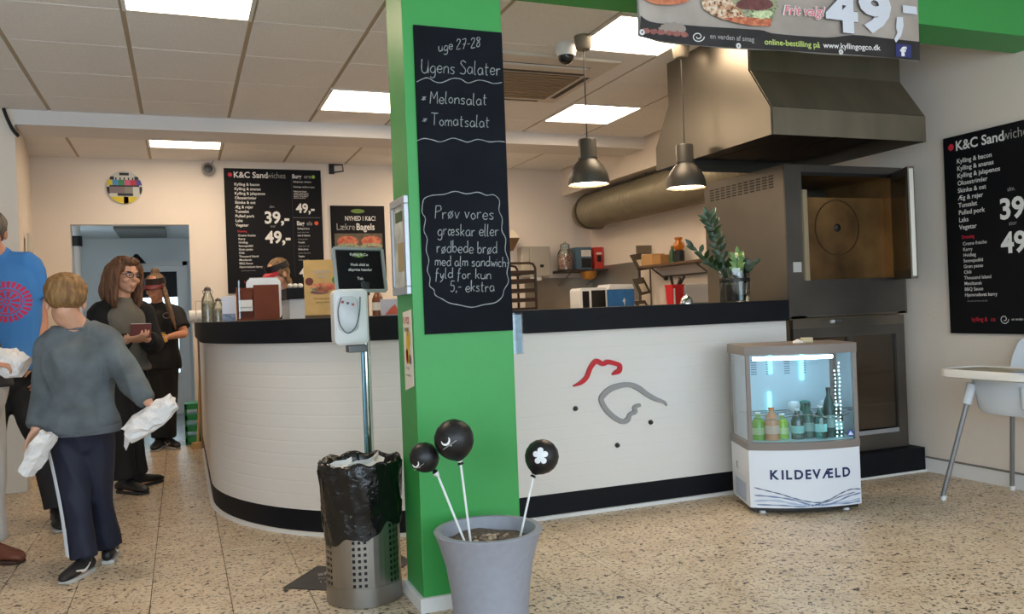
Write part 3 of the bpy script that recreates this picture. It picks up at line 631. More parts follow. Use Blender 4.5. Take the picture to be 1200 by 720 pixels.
# ================================================================ pendant lamps, camera, air conditioner
LAMPM = M('lamp_grey', (62, 58, 52), .42, .3); LAMPIN = M('lamp_white_inside', (235, 225, 205), .5); LAMPE = M('lamp_diffuser', (255, 232, 196), .5, emit=LAMP_E)
def pendant(x, y, zb, label):
    t = thing('pendant_lamp', label, 'pendant lamp', (x, y, zb), 'grey pendant lamps over the counter'); c = V((x, y, 0))
    MB().lathe(c, [(.1145, zb+.002), (.118, zb), (.117, zb+.03), (.108, zb+.065), (.09, zb+.10), (.066, zb+.13), (.054, zb+.142), (.053, zb+.148), (.051, zb+.152), (.051, zb+.252), (.047, zb+.258), (.012, zb+.262), (.012, zb+.25), (.048, zb+.14), (.062, zb+.126), (.086, zb+.096), (.104, zb+.062), (.113, zb+.03)], 28, cap=False).build('shade', LAMPM, t, smooth=True)
    MB().lathe(c, [(.0508, zb+.148), (.055, zb+.148), (.055, zb+.153), (.0508, zb+.153)], 24, cap=False).build('collar_ring', LAMPM, t, smooth=True)
    MB().lathe(c, [(.112, zb+.014), (.112, zb+.018), (.001, zb+.02), (.001, zb+.006), (.08, zb+.008)], 28).build('diffuser', LAMPE, t, smooth=True)
    MB().cyl((x, y, zb+.258), (x, y, ZC-.07), .0035, n=8).build('cord', DARK, t, smooth=True)
    MB().lathe(c, [(.001, ZC-.078), (.036, ZC-.078), (.044, ZC-.07), (.052, ZC-.012), (.052, ZC-.001), (.001, ZC-.001)], 20).build('canopy', M('lamp_canopy', (120, 112, 100), .45), t, smooth=True)
p = at_y(690, 218, 4.25); pendant(p.x, 4.25, 1.797, 'grey metal pendant lamp over the counter, nearer the chalkboard')
p = at_y(804, 221, 4.25); pendant(p.x, 4.25, 1.79, 'grey metal pendant lamp over the counter, in front of the extractor hood')
c = at_z(663, 58, ZC-.03); c.z = ZC
t = thing('dome_camera', 'white dome security camera under the ceiling by the left pendant lamp', 'camera', (c.x, c.y, ZC-.12))
MB().lathe((c.x, c.y, 0), [(.001, ZC-.001), (.062, ZC-.001), (.064, ZC-.03), (.058, ZC-.06), (.05, ZC-.07), (.001, ZC-.068)], 24).build('housing', PLASTIC, t, smooth=True)
MB().lathe((c.x, c.y, 0), [(.047, ZC-.066), (.044, ZC-.09), (.03, ZC-.108), (.012, ZC-.116), (.001, ZC-.117)], 20).build('dome', M('smoked_dome', (26, 24, 24), .1), t, smooth=True)
ac = thing('air_conditioner', 'square ceiling cassette air conditioner behind the chalkboard', 'air conditioner', (2.12, 5.12, ZC-.03))
MB().box((1.62, 4.6, ZC-.022), (2.61, 5.64, ZC+.002)).build('panel', M('cassette_white', (214, 206, 196), .5), ac, bevel=.012)
GR = M('grille_brown', (150, 126, 98), .6)
for i in range(10): MB().box((1.76, 4.955+i*.058, ZC-.031), (2.48, 4.985+i*.058, ZC-.020)).build('grille_slat', GR, ac)
MB().box((1.75, 4.94, ZC-.0235), (2.49, 5.54, ZC-.0222)).build('grille_backing', M('grille_dark', (104, 84, 62), .7), ac)
SLOT = M('vane_slot', (70, 60, 50), .6)
for x0, x1, y0, y1 in ((1.85, 2.46, 4.74, 4.79), (1.75, 2.49, 4.88, 4.92), (2.52, 2.56, 4.95, 5.5), (1.8, 2.46, 5.58, 5.61)): MB().box((x0, y0, ZC-.0235), (x1, y1, ZC-.0222)).build('air_slot', SLOT, ac); 
MB().box((1.86, 4.75, ZC-.028), (2.45, 4.78, ZC-.0225)).build('vane', PLASTIC, ac)

# ================================================================ hood, duct, oven
XL, XH = 2.93, 4.02
hd = thing('extractor_hood', 'large steel extractor hood hanging from the ceiling over the oven', 'extractor hood', (3.47, 4.2, 1.98))
prof = [(3.62, 1.985), (3.62, 2.13), (3.79, 2.37), (3.79, ZC-.001), (4.6, ZC-.001), (4.6, 2.37), (4.77, 2.13), (4.77, 1.985)]
for x, nm in ((XL, 'side_panel'), (XH-.008, 'side_panel')):
    MB().prism(prof, (x, 0, 0), Y_, Z_, .008).build(nm, INOX, hd)
DKH = M('hood_front_steel', (126, 118, 104), .42, .75, var=(2.5, .12), vscale=(3, 1, 1))
def sheet(pr, nm, mat):
    (y0, z0), (y1, z1) = pr; d = V((0, y1-y0, z1-z0)); n = V((1,0,0)).cross(d).normalized()*.006
    MB().rings([[V((XL+.009,y0,z0)), V((XH-.009,y0,z0)), V((XH-.009,y0,z0))+n, V((XL+.009,y0,z0))+n], [V((XL+.009,y1,z1)), V((XH-.009,y1,z1)), V((XH-.009,y1,z1))+n, V((XL+.009,y1,z1))+n]]).build(nm, mat, hd)
sheet(prof[0:2], 'front_lip', DKH); sheet(prof[1:3], 'front_slope', DKH); sheet(prof[2:4], 'front_panel', DKH)
sheet((prof[7], prof[6]), 'rear_lip', INOX); sheet((prof[6], prof[5]), 'rear_slope', INOX)
for i in range(3):
    x0 = XL+.05+i*.335; MB().box((x0, 3.7, 2.055), (x0+.32, 4.68, 2.085)).build('grease_filter', M('filter_dark', (42, 36, 30), .5, .6), hd, bevel=.006)
MB().box((XL+.01, 3.63, 2.09), (XH-.01, 4.76, 2.10)).build('inner_plate', M('filter_dark', 0), hd)
MB().cyl((XL+.2, 3.75, 2.045), (XH-.2, 3.75, 2.045), .012).build('rail', INOX, hd, smooth=True)
# round duct under the soffit
DUCT = M('duct_steel', (140, 134, 116), .48, .65, var=(6, .08))
dc = thing('ventilation_duct', 'round ribbed steel duct running below the soffit', 'duct', (4.12, 6.5, 1.9))
prof2 = []; y = 0
while y < 3.1: prof2 += [(.177, y), (.177, y+.05), (.181, y+.055), (.181, y+.062), (.177, y+.067)]; y += .067
MB().lathe((4.12, 4.95, 2.13), prof2, 28, (0,1,0)).build('spiral_pipe', DUCT, dc, smooth=True)
MB().lathe((4.12, 8.06, 2.13), [(.177, 0), (.188, .0), (.188, .03), (.177, .03)], 28, (0,1,0), False).build('flange', M('duct_rim', (90, 80, 66), .5, .6), dc, smooth=True)
MB().tube([V((4.12, 8.05, 2.13)), V((4.125, 8.13, 2.13)), V((4.15, 8.2, 2.13)), V((4.2, 8.24, 2.13)), V((4.26, 8.255, 2.13)), V((4.325, 8.26, 2.13))], .176, 24).build('elbow', DUCT, dc, smooth=True)
MB().cyl((4.12, 6.9, 2.30), (4.12, 6.9, 2.35), .006).build('hanger', INOXD, dc, smooth=True)
# oven
ox0, ox1, oy0, oy1, oz0, oz1 = 3.36, 4.28, 4.05, 4.87, .995, 1.915
ov = thing('convection_oven', 'large steel convection oven with door standing open under the hood', 'oven', (3.82, 4.46, oz0))
hx0, hx1, hz0, hz1 = 3.485, 4.205, 1.222, 1.862
b = MB().box((ox0, oy0+.012, oz0), (ox0+.012, oy1, oz1)).box((ox1-.012, oy0, oz0), (ox1, oy1, oz1)).box((ox0+.012, oy0+.012, oz1-.012), (ox1-.012, oy1, oz1)).box((ox0+.012, oy1-.012, oz0), (ox1-.012, oy1, oz1-.012)).box((ox0+.012, oy0, oz0), (ox1-.012, oy1-.012, oz0+.012))
b.build('casing', INOX, ov)
f = MB().box((ox0, oy0, oz0), (hx0, oy0+.012, oz1)).box((hx1, oy0, oz0), (ox1-.012, oy0+.012, oz1)).box((hx0, oy0, hz1), (hx1, oy0+.012, oz1)).box((hx0, oy0, oz0+.012), (hx1, oy0+.012, hz0))
f.build('front_frame', INOXD, ov)
cav = MB().box((hx0-.01, oy0+.012, hz0-.01), (hx0, oy0+.6, hz1+.01)).box((hx1, oy0+.012, hz0-.01), (hx1+.01, oy0+.6, hz1+.01)).box((hx0, oy0+.012, hz0-.01), (hx1, oy0+.6, hz0)).box((hx0, oy0+.012, hz1), (hx1, oy0+.6, hz1+.01))
BURNT = M('burnt_steel', (112, 84, 52), .45, .5, var=(2.2, .3), ramp=[(.3, (78, 56, 34)), (.5, (132, 98, 58)), (.72, (168, 128, 80))])
cav.build('cavity', BURNT, ov)
MB().box((hx0, oy0+.09, hz0), (hx1, oy0+.105, hz1-.13)).build('baffle', BURNT, ov)
cc = at_y(981, 267, oy0+.088)
MB().lathe(cc, [(.175, 0), (.175, .004), (.168, .004), (.168, 0)], 32, (0,-1,0), False).build('baffle_ring', M('ring_brown', (86, 62, 38), .5, .5), ov, smooth=True)
MB().lathe(cc, [(.022, 0), (.024, .006), (.01, .012), (.001, .012)], 10, (0,-1,0)).build('hub', DARK, ov, smooth=True)
MB().box((hx0-.004, oy0-.012, hz0-.004), (hx0+.028, oy0, hz1-.1)).build('door_seal', M('seal_bright', (176, 160, 130), .4, .5), ov)
MB().box((hx0, oy0-.004, hz1-.012), (hx1, oy0, hz1+.008)).build('gasket', DARK, ov)
hg = V((4.205, 4.045, 0)); fe = V((4.075, 3.79, 0)); dv = (fe-hg).normalized(); nn = V((dv.y, -dv.x, 0))
dl = (fe-hg).length
MB().obox((hg+fe)/2+V((0,0,(hz0+hz1)/2)), dv*dl/2, nn*.02, V((0,0,(hz1-hz0)/2+.015))).build('oven_door', M('door_dark', (84, 74, 60), .4, .6), ov, bevel=.004)
inner = (hg+fe)/2+nn*.021+V((0,0,(hz0+hz1)/2))
inner2 = (hg+fe)/2-nn*.021+V((0,0,(hz0+hz1)/2))
for q in (inner, inner2): MB().obox(q, dv*dl*.4, nn*.001, V((0,0,.28))).build('door_glass', M('door_glass_brown', (96, 78, 52), .15, .5), ov)
MB().obox(fe-dv*.004+V((0,0,(hz0+hz1)/2)), dv*.008, nn*.012, V((0,0,.32))).build('door_edge', M('door_edge_steel', (168, 160, 148), .4, .7), ov)
# vent slots on the left flank, tag plate on the front
for i in range(11):
    for j in range(5):
        y = 4.15+i*.061; z = 1.79+j*.017
        MB().box((ox0-.0015, y, z), (ox0+.001, y+.042, z+.008)).build('vent_slot', DARK, ov)
MB().box((3.40, oy0-.002, 1.27), (3.46, oy0, 1.33)).build('rating_plate', M('plate_white', (190, 188, 182), .5), ov)
# proving cabinet below
pc = thing('proving_cabinet', 'steel glass-fronted cabinet standing under the oven', 'cabinet', (3.82, 4.46, .15))
c0, c1, cz0, cz1 = 3.39, 4.26, .155, .99
MB().box((c0, 4.09, cz0), (c0+.015, 4.85, cz1)).box((c1-.015, 4.09, cz0), (c1, 4.85, cz1)).box((c0+.015, 4.835, cz0), (c1-.015, 4.85, cz1)).box((c0+.015, 4.09, cz0), (c1-.015, 4.835, cz0+.015)).box((c0+.015, 4.09, cz1-.015), (c1-.015, 4.835, cz1)).build('carcass', M('cabinet_inner', (150, 128, 98), .5, .3), pc)
MB().box((c0, 4.06, .93), (c1, 4.09, .985)).build('top_rail', INOX, pc)
fr = MB().box((c0, 4.06, cz0), (c0+.07, 4.089, .93)).box((c1-.07, 4.06, cz0), (c1, 4.089, .93)).box((c0+.07, 4.06, cz0), (c1-.07, 4.089, cz0+.12)).box((c0+.07, 4.06, .87), (c1-.07, 4.089, .93)).box(((c0+c1)/2-.02, 4.06, cz0+.12), ((c0+c1)/2+.02, 4.089, .87))
fr.build('door_frame', INOXD, pc)
MB().box((c0+.07, 4.075, cz0+.12), (c1-.07, 4.08, .87)).build('pane', glass_mat('brown_glass', (196, 176, 150), .2), pc)
for z in (.42, .62): MB().box((c0+.02, 4.12, z), (c1-.02, 4.8, z+.012)).build('shelf', ALU, pc)
MB().box((c0+.3, 4.04, .955), (c0+.36, 4.06, .975)).build('latch', CHROME, pc)
MB().box((c1-.09, 4.045, cz0+.1), (c0+.1, 4.06, cz0+.125)).build('sill', ALU, pc)
t = thing('plinth', 'black plinth under the proving cabinet by the right wall', 'plinth', (3.82, 4.4, 0))
MB().box((3.36, 3.985, .012), (4.312, 4.9, .15)).build('box', BLACK, t); MB().box((3.36, 3.975, 0), (4.312, 4.9, .012)).build('floor_strip', WHITE, t)

# ================================================================ drinks fridge
FL = at_z(880, 603, 0); FR = at_z(1010, 598, 0); fe_ = (FR-FL); fw_w = fe_.length; fe_.normalize(); fg = V((-fe_.y, fe_.x, 0)); BUL = .055; FD = .34
def fp(u, v, z): return FL+fe_*u+fg*v+V((0, 0, z))
def fcurve(u, inset=0): return -BUL*(1-(2*u/fw_w-1)**2)+inset
def fring(z, ins=0, n=14):
    P = []
    for i in range(n+1):
        u = ins+(fw_w-2*ins)*i/n; P.append(fp(u, fcurve(u)+ins, z))
    P += [fp(fw_w-ins, FD-ins, z), fp(ins, FD-ins, z)]; return P
fr_ = thing('drinks_fridge', 'small curved glass display fridge with lit interior in front of the counter', 'fridge', fp(fw_w/2, FD/2, 0))
FWHT = M('fridge_white', (222, 226, 234), .35, var=(2, .02)); TAUPE = M('fridge_taupe', (128, 118, 112), .4)
MB().rings([fring(.035), fring(.333)]).build('base_cabinet', FWHT, fr_, bevel=0, smooth=True)
MB().rings([fring(.018, .015), fring(.035, .015)]).build('underside', DARK, fr_)
for u, v in ((.07, .03), (fw_w-.07, .03), (.07, FD-.05), (fw_w-.07, FD-.05)): MB().cyl(fp(u, v, 0), fp(u, v, .02), .018, .014).build('foot', PLASTIC, fr_, smooth=True)
MB().rings([fring(.333, -.004), fring(.372, -.004)]).build('lower_band', TAUPE, fr_, smooth=True)
MB().rings([fring(.825, -.004), fring(.872, -.004), fring(.876, .006)]).build('top_cap', TAUPE, fr_, smooth=True)
for u in (.012, fw_w-.012):
    a = fp(u, fcurve(u)+.006, 0); MB().obox(a+V((0,0,.5985)), fe_*.011, fg*.01, V((0,0,.2265))).build('front_post', TAUPE, fr_, bevel=.003)
for u in (.012, fw_w-.012):
    a = fp(u, FD-.012, 0); MB().obox(a+V((0,0,.5985)), fe_*.011, fg*.01, V((0,0,.2265))).build('rear_post', TAUPE, fr_, bevel=.003)
FGL = glass_mat('fridge_glass', (226, 240, 242), .12)
P0, P1 = [], []
for i in range(15):
    u = .024+(fw_w-.048)*i/14; P0.append(fp(u, fcurve(u)+.004, .374)); P1.append(fp(u, fcurve(u)+.004, .824))
MB().rings([P0, P1], False, False).build('front_pane', FGL, fr_, smooth='all', fixn=False)
for u in (.006, fw_w-.006): MB().quad(fp(u, .02, .374), fp(u, FD-.024, .374), fp(u, FD-.024, .824), fp(u, .02, .824)).build('side_pane', FGL, fr_, fixn=False)
MB().obox(fp(fw_w/2, FD-.03, .6), fe_*(fw_w/2-.026), fg*.006, V((0,0,.224))).build('back_panel', M('fridge_liner', (196, 214, 224), .4), fr_)
SL = M('liner_slot', (120, 140, 152), .5)
for cxu in (.06, .115, .2, .3, .39):
    for j in range(7): MB().obox(fp(cxu+.015, FD-.0365, .70+j*.013), fe_*.016, fg*.0005, V((0,0,.003))).build('liner_slot', SL, fr_)
MB().rings([fring(.373, .02), fring(.378, .02)]).build('floor_tray', M('tray_pale', (180, 205, 205), .4), fr_)
wire = MB().tube([fp(u, fcurve(u)+.03, .50-.03*math.sin(i*.8)*.4) for i, u in enumerate([.04+(fw_w-.08)*k/12 for k in range(13)])], .003); wire.build('wire_shelf', CHROME, fr_, smooth=True)
for v in (.1, .18, .26): MB().cyl(fp(.03, v, .5), fp(fw_w-.03, v, .5), .0025, n=6).build('wire_shelf', CHROME, fr_, smooth=True)
LEDW = M('cool_tube', (205, 228, 255), .4, emit=14)
MB().tube([fp(u, fcurve(u)+.035, .806) for u in [.045+(fw_w-.17)*k/8 for k in range(9)]], .009).build('light_tube', LEDW, fr_, smooth=True)
dots = MB()
for cu, n0 in ((fw_w-.115, 18), (fw_w-.09, 20)):
    for i in range(n0): dots.ell(fp(cu+.002*math.sin(i), .03+fcurve(cu), .39+i*.02), (.003, .003, .004), None, 6, 4)
dots.build('led_dots', M('led_dot', (190, 245, 250), .4, emit=6), fr_, kind='stuff')
for u, z0, z1 in ((.22, .70, .815), (.395, .66, .815), (.21, .49, .6)): MB().obox(fp(u, FD-.042, (z0+z1)/2), fe_*.009, fg*.004, V((0,0,(z1-z0)/2))).build('light_bar', M('cyan_bar', (120, 235, 240), .4, emit=1.6), fr_)
# printed front
def fwarp(u0, z0, lift=.0015): return lambda x, y: fp(u0+x, fcurve(u0+x)-lift, z0+y)
NAVY = M('navy_print', (22, 30, 84), .5)
s = 'KILDEVÆLD'; u = .095
for ch in s:
    mb = text_mb(ch, .066, (0,0,0), X_, Z_, .034, .96, 'LEFT', 0, fwarp(u, .185)); mb.build('lettering', NAVY, fr_, fixn=False)
    w_ = max(((q-FL).dot(fe_)) for q in mb.v)-u; u += w_+.009
def wave(pts, w, mat):
    P = [fp(q[0], fcurve(q[0])-.0012, q[1]) for q in crom(pts, 6)]; ribbon(P, [w*(.4+.6*abs(math.sin(i*.7))) for i in range(len(P))], -fg).build('water_print', mat, fr_, fixn=False)
WAT = M('water_print', (120, 138, 172), .4); WATD = M('water_dark', (64, 78, 108), .4); WATL = M('water_pale', (176, 190, 214), .4)
wave([(.02,.14),(.08,.125),(.14,.11),(.2,.09),(.27,.07),(.34,.06),(.4,.075),(.46,.1),(.52,.115),(.575,.11)], .006, WATD)
wave([(.02,.10),(.1,.095),(.2,.08),(.3,.05),(.4,.05),(.5,.08),(.575,.09)], .009, WAT); wave([(.02,.07),(.12,.075),(.22,.055),(.33,.045),(.44,.05),(.57,.06)], .012, WATL)
wave([(.03,.052),(.15,.05),(.25,.042),(.36,.05),(.48,.045),(.57,.048)], .008, WAT); wave([(.3,.047),(.38,.062),(.46,.085),(.54,.098)], .005, WATD)
c = fp(fw_w-.05, fcurve(fw_w-.05)-.001, .405); disc(c, .021, fe_, Z_, 18, .019).build('badge', M('badge_blue', (40, 60, 130), .4), fr_, fixn=False)
MB().add([c-fg*.001+fe_*x+Z_*z for x, z in ((-.013, -.009), (.013, -.009), (0, .013))], [(0,1,2)]).build('badge_triangle', M('badge_pale', (190, 215, 235), .4), fr_, fixn=False)
lettering(fr_, 'K', .06, fp(-.002, FD-.1, .2), -fg, Z_, WATD, .01)
MB().obox(fp(-.001, FD/2, .1), fe_*.0008, fg*.1, V((0,0,.05))).build('side_print', WATL, fr_)
MB().lathe(fp(.32, .12, .876), [(.001, 0), (.028, 0), (.024, .01), (.008, .018), (.001, .02)], 14).single('dish', PAPER, 'small white dome lying on top of the drinks fridge', 'dish', smooth=True)
MB().obox(fp(.37, .13, .889), fe_*.028, fg*.02, V((0,0,.013))).single('small_box', M('cream_box', (200, 186, 150), .6), 'small cream box lying on top of the drinks fridge', 'box', bevel=.003)
# bottles and cups inside
def bottle(u, v, h, r, rgb, capc, label, lie=0):
    t = thing('bottle', label, 'bottle', fp(u, v, .379), 'bottles in the drinks fridge'); c = fp(u, v, .379)
    m = glass_mat('bottle_%d_%d_%d' % rgb, rgb, .3) if rgb[1] > 150 and rgb[0] < 120 else M('bottle_solid_%d_%d_%d' % rgb, rgb, .25)
    MB().lathe(c, [(.001, 0), (r, 0), (r, h*.6), (r*.8, h*.72), (r*.38, h*.84), (r*.38, h*.94)], 16).build('body', m, t, smooth=True)
    MB().lathe(c+V((0,0,h*.94)), [(r*.44, 0), (r*.44, h*.06), (.001, h*.06)], 12).build('cap', M('cap_%d' % capc[0], capc, .4), t, smooth=True)
    MB().lathe(c, [(r*1.01, h*.2), (r*1.01, h*.45)], 16, cap=False).build('label_band', M('band_%d_%d' % (rgb[0], capc[0]), tuple(min(255, int(x*.5+120)) for x in rgb), .5), t, smooth=True)
bs = [(.07, .05, .11, .03, (120, 170, 60), (240, 240, 240), 'short lime green bottle at the left of the lit fridge'), (.135, .03, .13, .034, (214, 150, 110), (230, 120, 60), 'peach coloured bottle beside the lime green one in the fridge'),
      (.2, .06, .10, .03, (150, 190, 60), (250, 250, 250), 'yellow green bottle third from left in the fridge'), (.27, .03, .12, .03, (60, 180, 170), (220, 230, 235), 'teal bottle in the middle of the fridge'),
      (.33, .05, .14, .03, (20, 86, 74), (30, 30, 30), 'dark green bottle right of the fridge middle'), (.39, .03, .13, .03, (90, 215, 205), (240, 240, 240), 'pale turquoise bottle in front of the dark green one in the fridge'),
      (.445, .05, .2, .027, (16, 60, 58), (20, 20, 20), 'tall near-black bottle by the row of led dots in the fridge'), (.50, .085, .13, .028, (110, 180, 176), (245, 245, 245), 'grey teal bottle at the right end of the fridge')]
for q in bs: bottle(q[0], q[1], q[2]*1.3, q[3]*1.08, *q[4:])
for i, (u, v, z, w) in enumerate(((.3, .16, .505, 'left'), (.36, .17, .505, 'middle'), (.47, .16, .505, 'right'))):
    c = fp(u, v, z); MB().rings([[c+fe_*(.032*math.cos(a)*k)+fg*(.032*math.sin(a)*k)+Z_*h for a in [2*PI*j/14 for j in range(14)]] for h, k in ((0, .7), (.02, .95), (.035, 1), (.05, .9), (.056, .3))]).single('food_tub', M('tub_%d' % i, ((214, 222, 226), (40, 110, 96), (222, 226, 228))[i], .4), 'small round tub on the wire shelf of the fridge, %s of the three' % w, 'tub', 'tubs in the drinks fridge', smooth=True)
# ================================================================ waste bin with black bag
bx, by, br = .640, 3.335, .146
t = thing('waste_bin', 'perforated steel waste bin lined with black bag, left of the green column', 'bin', (bx, by, 0))
NC, NR, zb0, ph = 42, 14, .075, .0235
def bpnt(a, z, r=br): return V((bx+r*math.cos(a), by+r*math.sin(a), z))
w = MB(); da = 2*PI/NC
for i in range(NC):
    a0, a1 = i*da, (i+1)*da; hole = (i % 7) < 3
    if not hole: w.quad(bpnt(a0, zb0), bpnt(a1, zb0), bpnt(a1, zb0+NR*ph), bpnt(a0, zb0+NR*ph))
    else:
        for j in range(NR):
            z0, z1 = zb0+j*ph, zb0+(j+1)*ph; b0, b1, y0, y1 = a0+da*.25, a1-da*.25, z0+ph*.25, z1-ph*.25
            O4 = [bpnt(a0,z0), bpnt(a1,z0), bpnt(a1,z1), bpnt(a0,z1)]; I4 = [bpnt(b0,y0), bpnt(b1,y0), bpnt(b1,y1), bpnt(b0,y1)]
            for k in range(4): w.quad(O4[k], O4[(k+1)%4], I4[(k+1)%4], I4[k])
BINS = M('bin_steel', (150, 146, 140), .3, .9, var=(4, .1))
w.build('perforated_wall', BINS, t, fixn=False)
MB().lathe((bx, by, 0), [(br-.006, .004), (br+.002, .004), (br+.002, zb0), (br, zb0)], 42, cap=False).build('base_ring', BINS, t, smooth=True)
MB().lathe((bx, by, 0), [(br, zb0+NR*ph), (br, .5), (br-.004, .5)], 42, cap=False).build('top_ring', BINS, t, smooth=True)
MB().lathe((bx, by, 0), [(br-.008, .0), (br-.008, .006)], 42).build('bin_floor', BINS, t, smooth=True)
MB().lathe((bx, by, 0), [(br-.012, .01), (br-.012, .49)], 32).build('inner_liner', M('liner_dark', (16, 16, 17), .5), t, smooth=True)
# crumpled bag
bag = MB(); NA = 96; R = []
def fold(a, k): return noise.noise(V((math.cos(a)*3.2, math.sin(a)*3.2, k)))
prof = [(1.0, 'b', 0), (1.035, 'b', .03), (1.05, 'b', .09), (1.07, 'm', .6), (1.10, 'm', .35), (1.13, 't', -.035), (1.13, 't', -.012), (1.09, 't', 0), (1.02, 't', -.008), (.95, 't', -.04), (.88, 't', -.09), (.5, 't', -.12), (.05, 't', -.13)]
for k, (rf, kind, val) in enumerate(prof):
    ring = []
    for i in range(NA):
        a = 2*PI*i/NA; side = -math.cos(a-.5)
        zbot = .30-.055*max(0, side)+.018*fold(a, 9)+.012*math.sin(a*5); ztop = .548+.012*fold(a, 4)+.006*math.sin(a*9)
        z = zbot+val if kind == 'b' else (zbot+(ztop-zbot)*(1-val) if kind == 'm' else ztop+val)
        rr = br*rf*(1+.075*fold(a*1+.2*k, 2+k*.35)+.025*math.sin(a*17+k*1.3+3*fold(a, 7)))
        if k < 2: rr = max(rr, br+.004)
        ring.append(V((bx+rr*math.cos(a), by+rr*math.sin(a), z)))
    R.append(ring)
bag.rings(R, True, False)
bago = bag.build('bin_bag', M('black_film', (14, 14, 15), .16, bump=(13, .8)), t, smooth='all')
for i, (ax, ay, l, w_, tilt) in enumerate(((-.075, .01, .045, .03, .25), (.0, -.03, .06, .02, .1), (.07, .03, .045, .026, .3))):
    c = V((bx+ax, by+ay, .515)); d = V((math.cos(i*.7-.3), math.sin(i*.7-.3), tilt)).normalized()
    P = [c+d*(s*l)+V((0, 0, .004*math.sin(s*9))) for s in (-1, -.5, 0, .5, 1)]
    R = [[p+V((-d.y, d.x, .2))*w_, p+V((-d.y, d.x, 0))*-w_, p+V((0,0,.012)), p+V((0,0,.03))] for p in P]
    MB().rings(R).single('crumpled_paper', PAPER, ('crumpled white wrapper on the left of the bin opening', 'flattened white wrapper across the middle of the bin opening', 'crumpled white wrapper at the right of the bin opening')[i], 'paper', 'paper in the bin')

# dark floor sticker behind the bin
A = at_z(331, 690, .0005); d1 = (at_z(361, 671, .0005)-A).normalized(); d2 = V((d1.y, -d1.x, 0)); S = .30
t = thing('floor_sticker', 'square dark printed sticker on the floor behind the bin', 'floor sticker', A+(d1+d2)*S/2)
MB().obox(A+(d1+d2)*S/2+V((0,0,.0015)), d1*S/2, d2*S/2, V((0,0,.0012))).build('sheet', M('sticker_dark', (50, 45, 42), .5, var=(12, .2)), t)
ux = (d2*.75+d1*.45).normalized(); uy = V((-ux.y, ux.x, 0)); o = A+d1*.12+d2*.10+V((0,0,.003))
lettering(t, 'afstand', .06, o+uy*.05, ux, uy, INKD, .02); lettering(t, 'hold afstand', .03, o, ux, uy, INKD, 0); lettering(t, '1 meter', .03, o-uy*.05, ux, uy, INKD, .02)

# ================================================================ planter and balloons
pc_ = at_y(572, 622, 2.75); px_, py_ = pc_.x, 2.75; zr = .362
t = thing('planter', 'tall flared grey planter in front of the green column', 'planter', (px_, py_, 0))
MB().lathe((px_, py_, 0), [(.001, 0), (.124, 0), (.128, .01), (.13, .08), (.137, .16), (.150, .24), (.169, .31), (.184, .35), (.188, zr-.003), (.185, zr), (.165, zr), (.161, zr-.004), (.152, zr-.04), (.146, zr-.05), (.001, zr-.05)], 56).build('pot', M('planter_grey', (146, 148, 158), .55, var=(40, .05)), t, smooth=True)
so = MB(); rs = random.Random(4)
n = 26; R = [[V((px_+.15*f*math.cos(2*PI*j/n), py_+.15*f*math.sin(2*PI*j/n), zr-.046+rs.uniform(0, .012))) for j in range(n)] for f in (1, .8, .6, .4, .2, .01)]
so.rings(R, True, False).build('soil', M('soil', (96, 84, 76), .9, var=(90, .5)), t, smooth='all')
for i in range(22):
    a, r = rs.uniform(0, 6.28), rs.uniform(0, .07); c = V((px_+.01+r*math.cos(a), py_+r*math.sin(a), zr-.034))
    MB().ell(c, (rs.uniform(.006, .012), rs.uniform(.006, .01), .006), None, 7, 5).build('pebble', M('pebble_%d' % (i % 3), ((150, 128, 108), (112, 98, 88), (176, 158, 136))[i % 3], .8), t, smooth=True)
BLN = M('black_rubber', (17, 17, 19), .42); STK = M('stick_white', (225, 226, 224), .4)
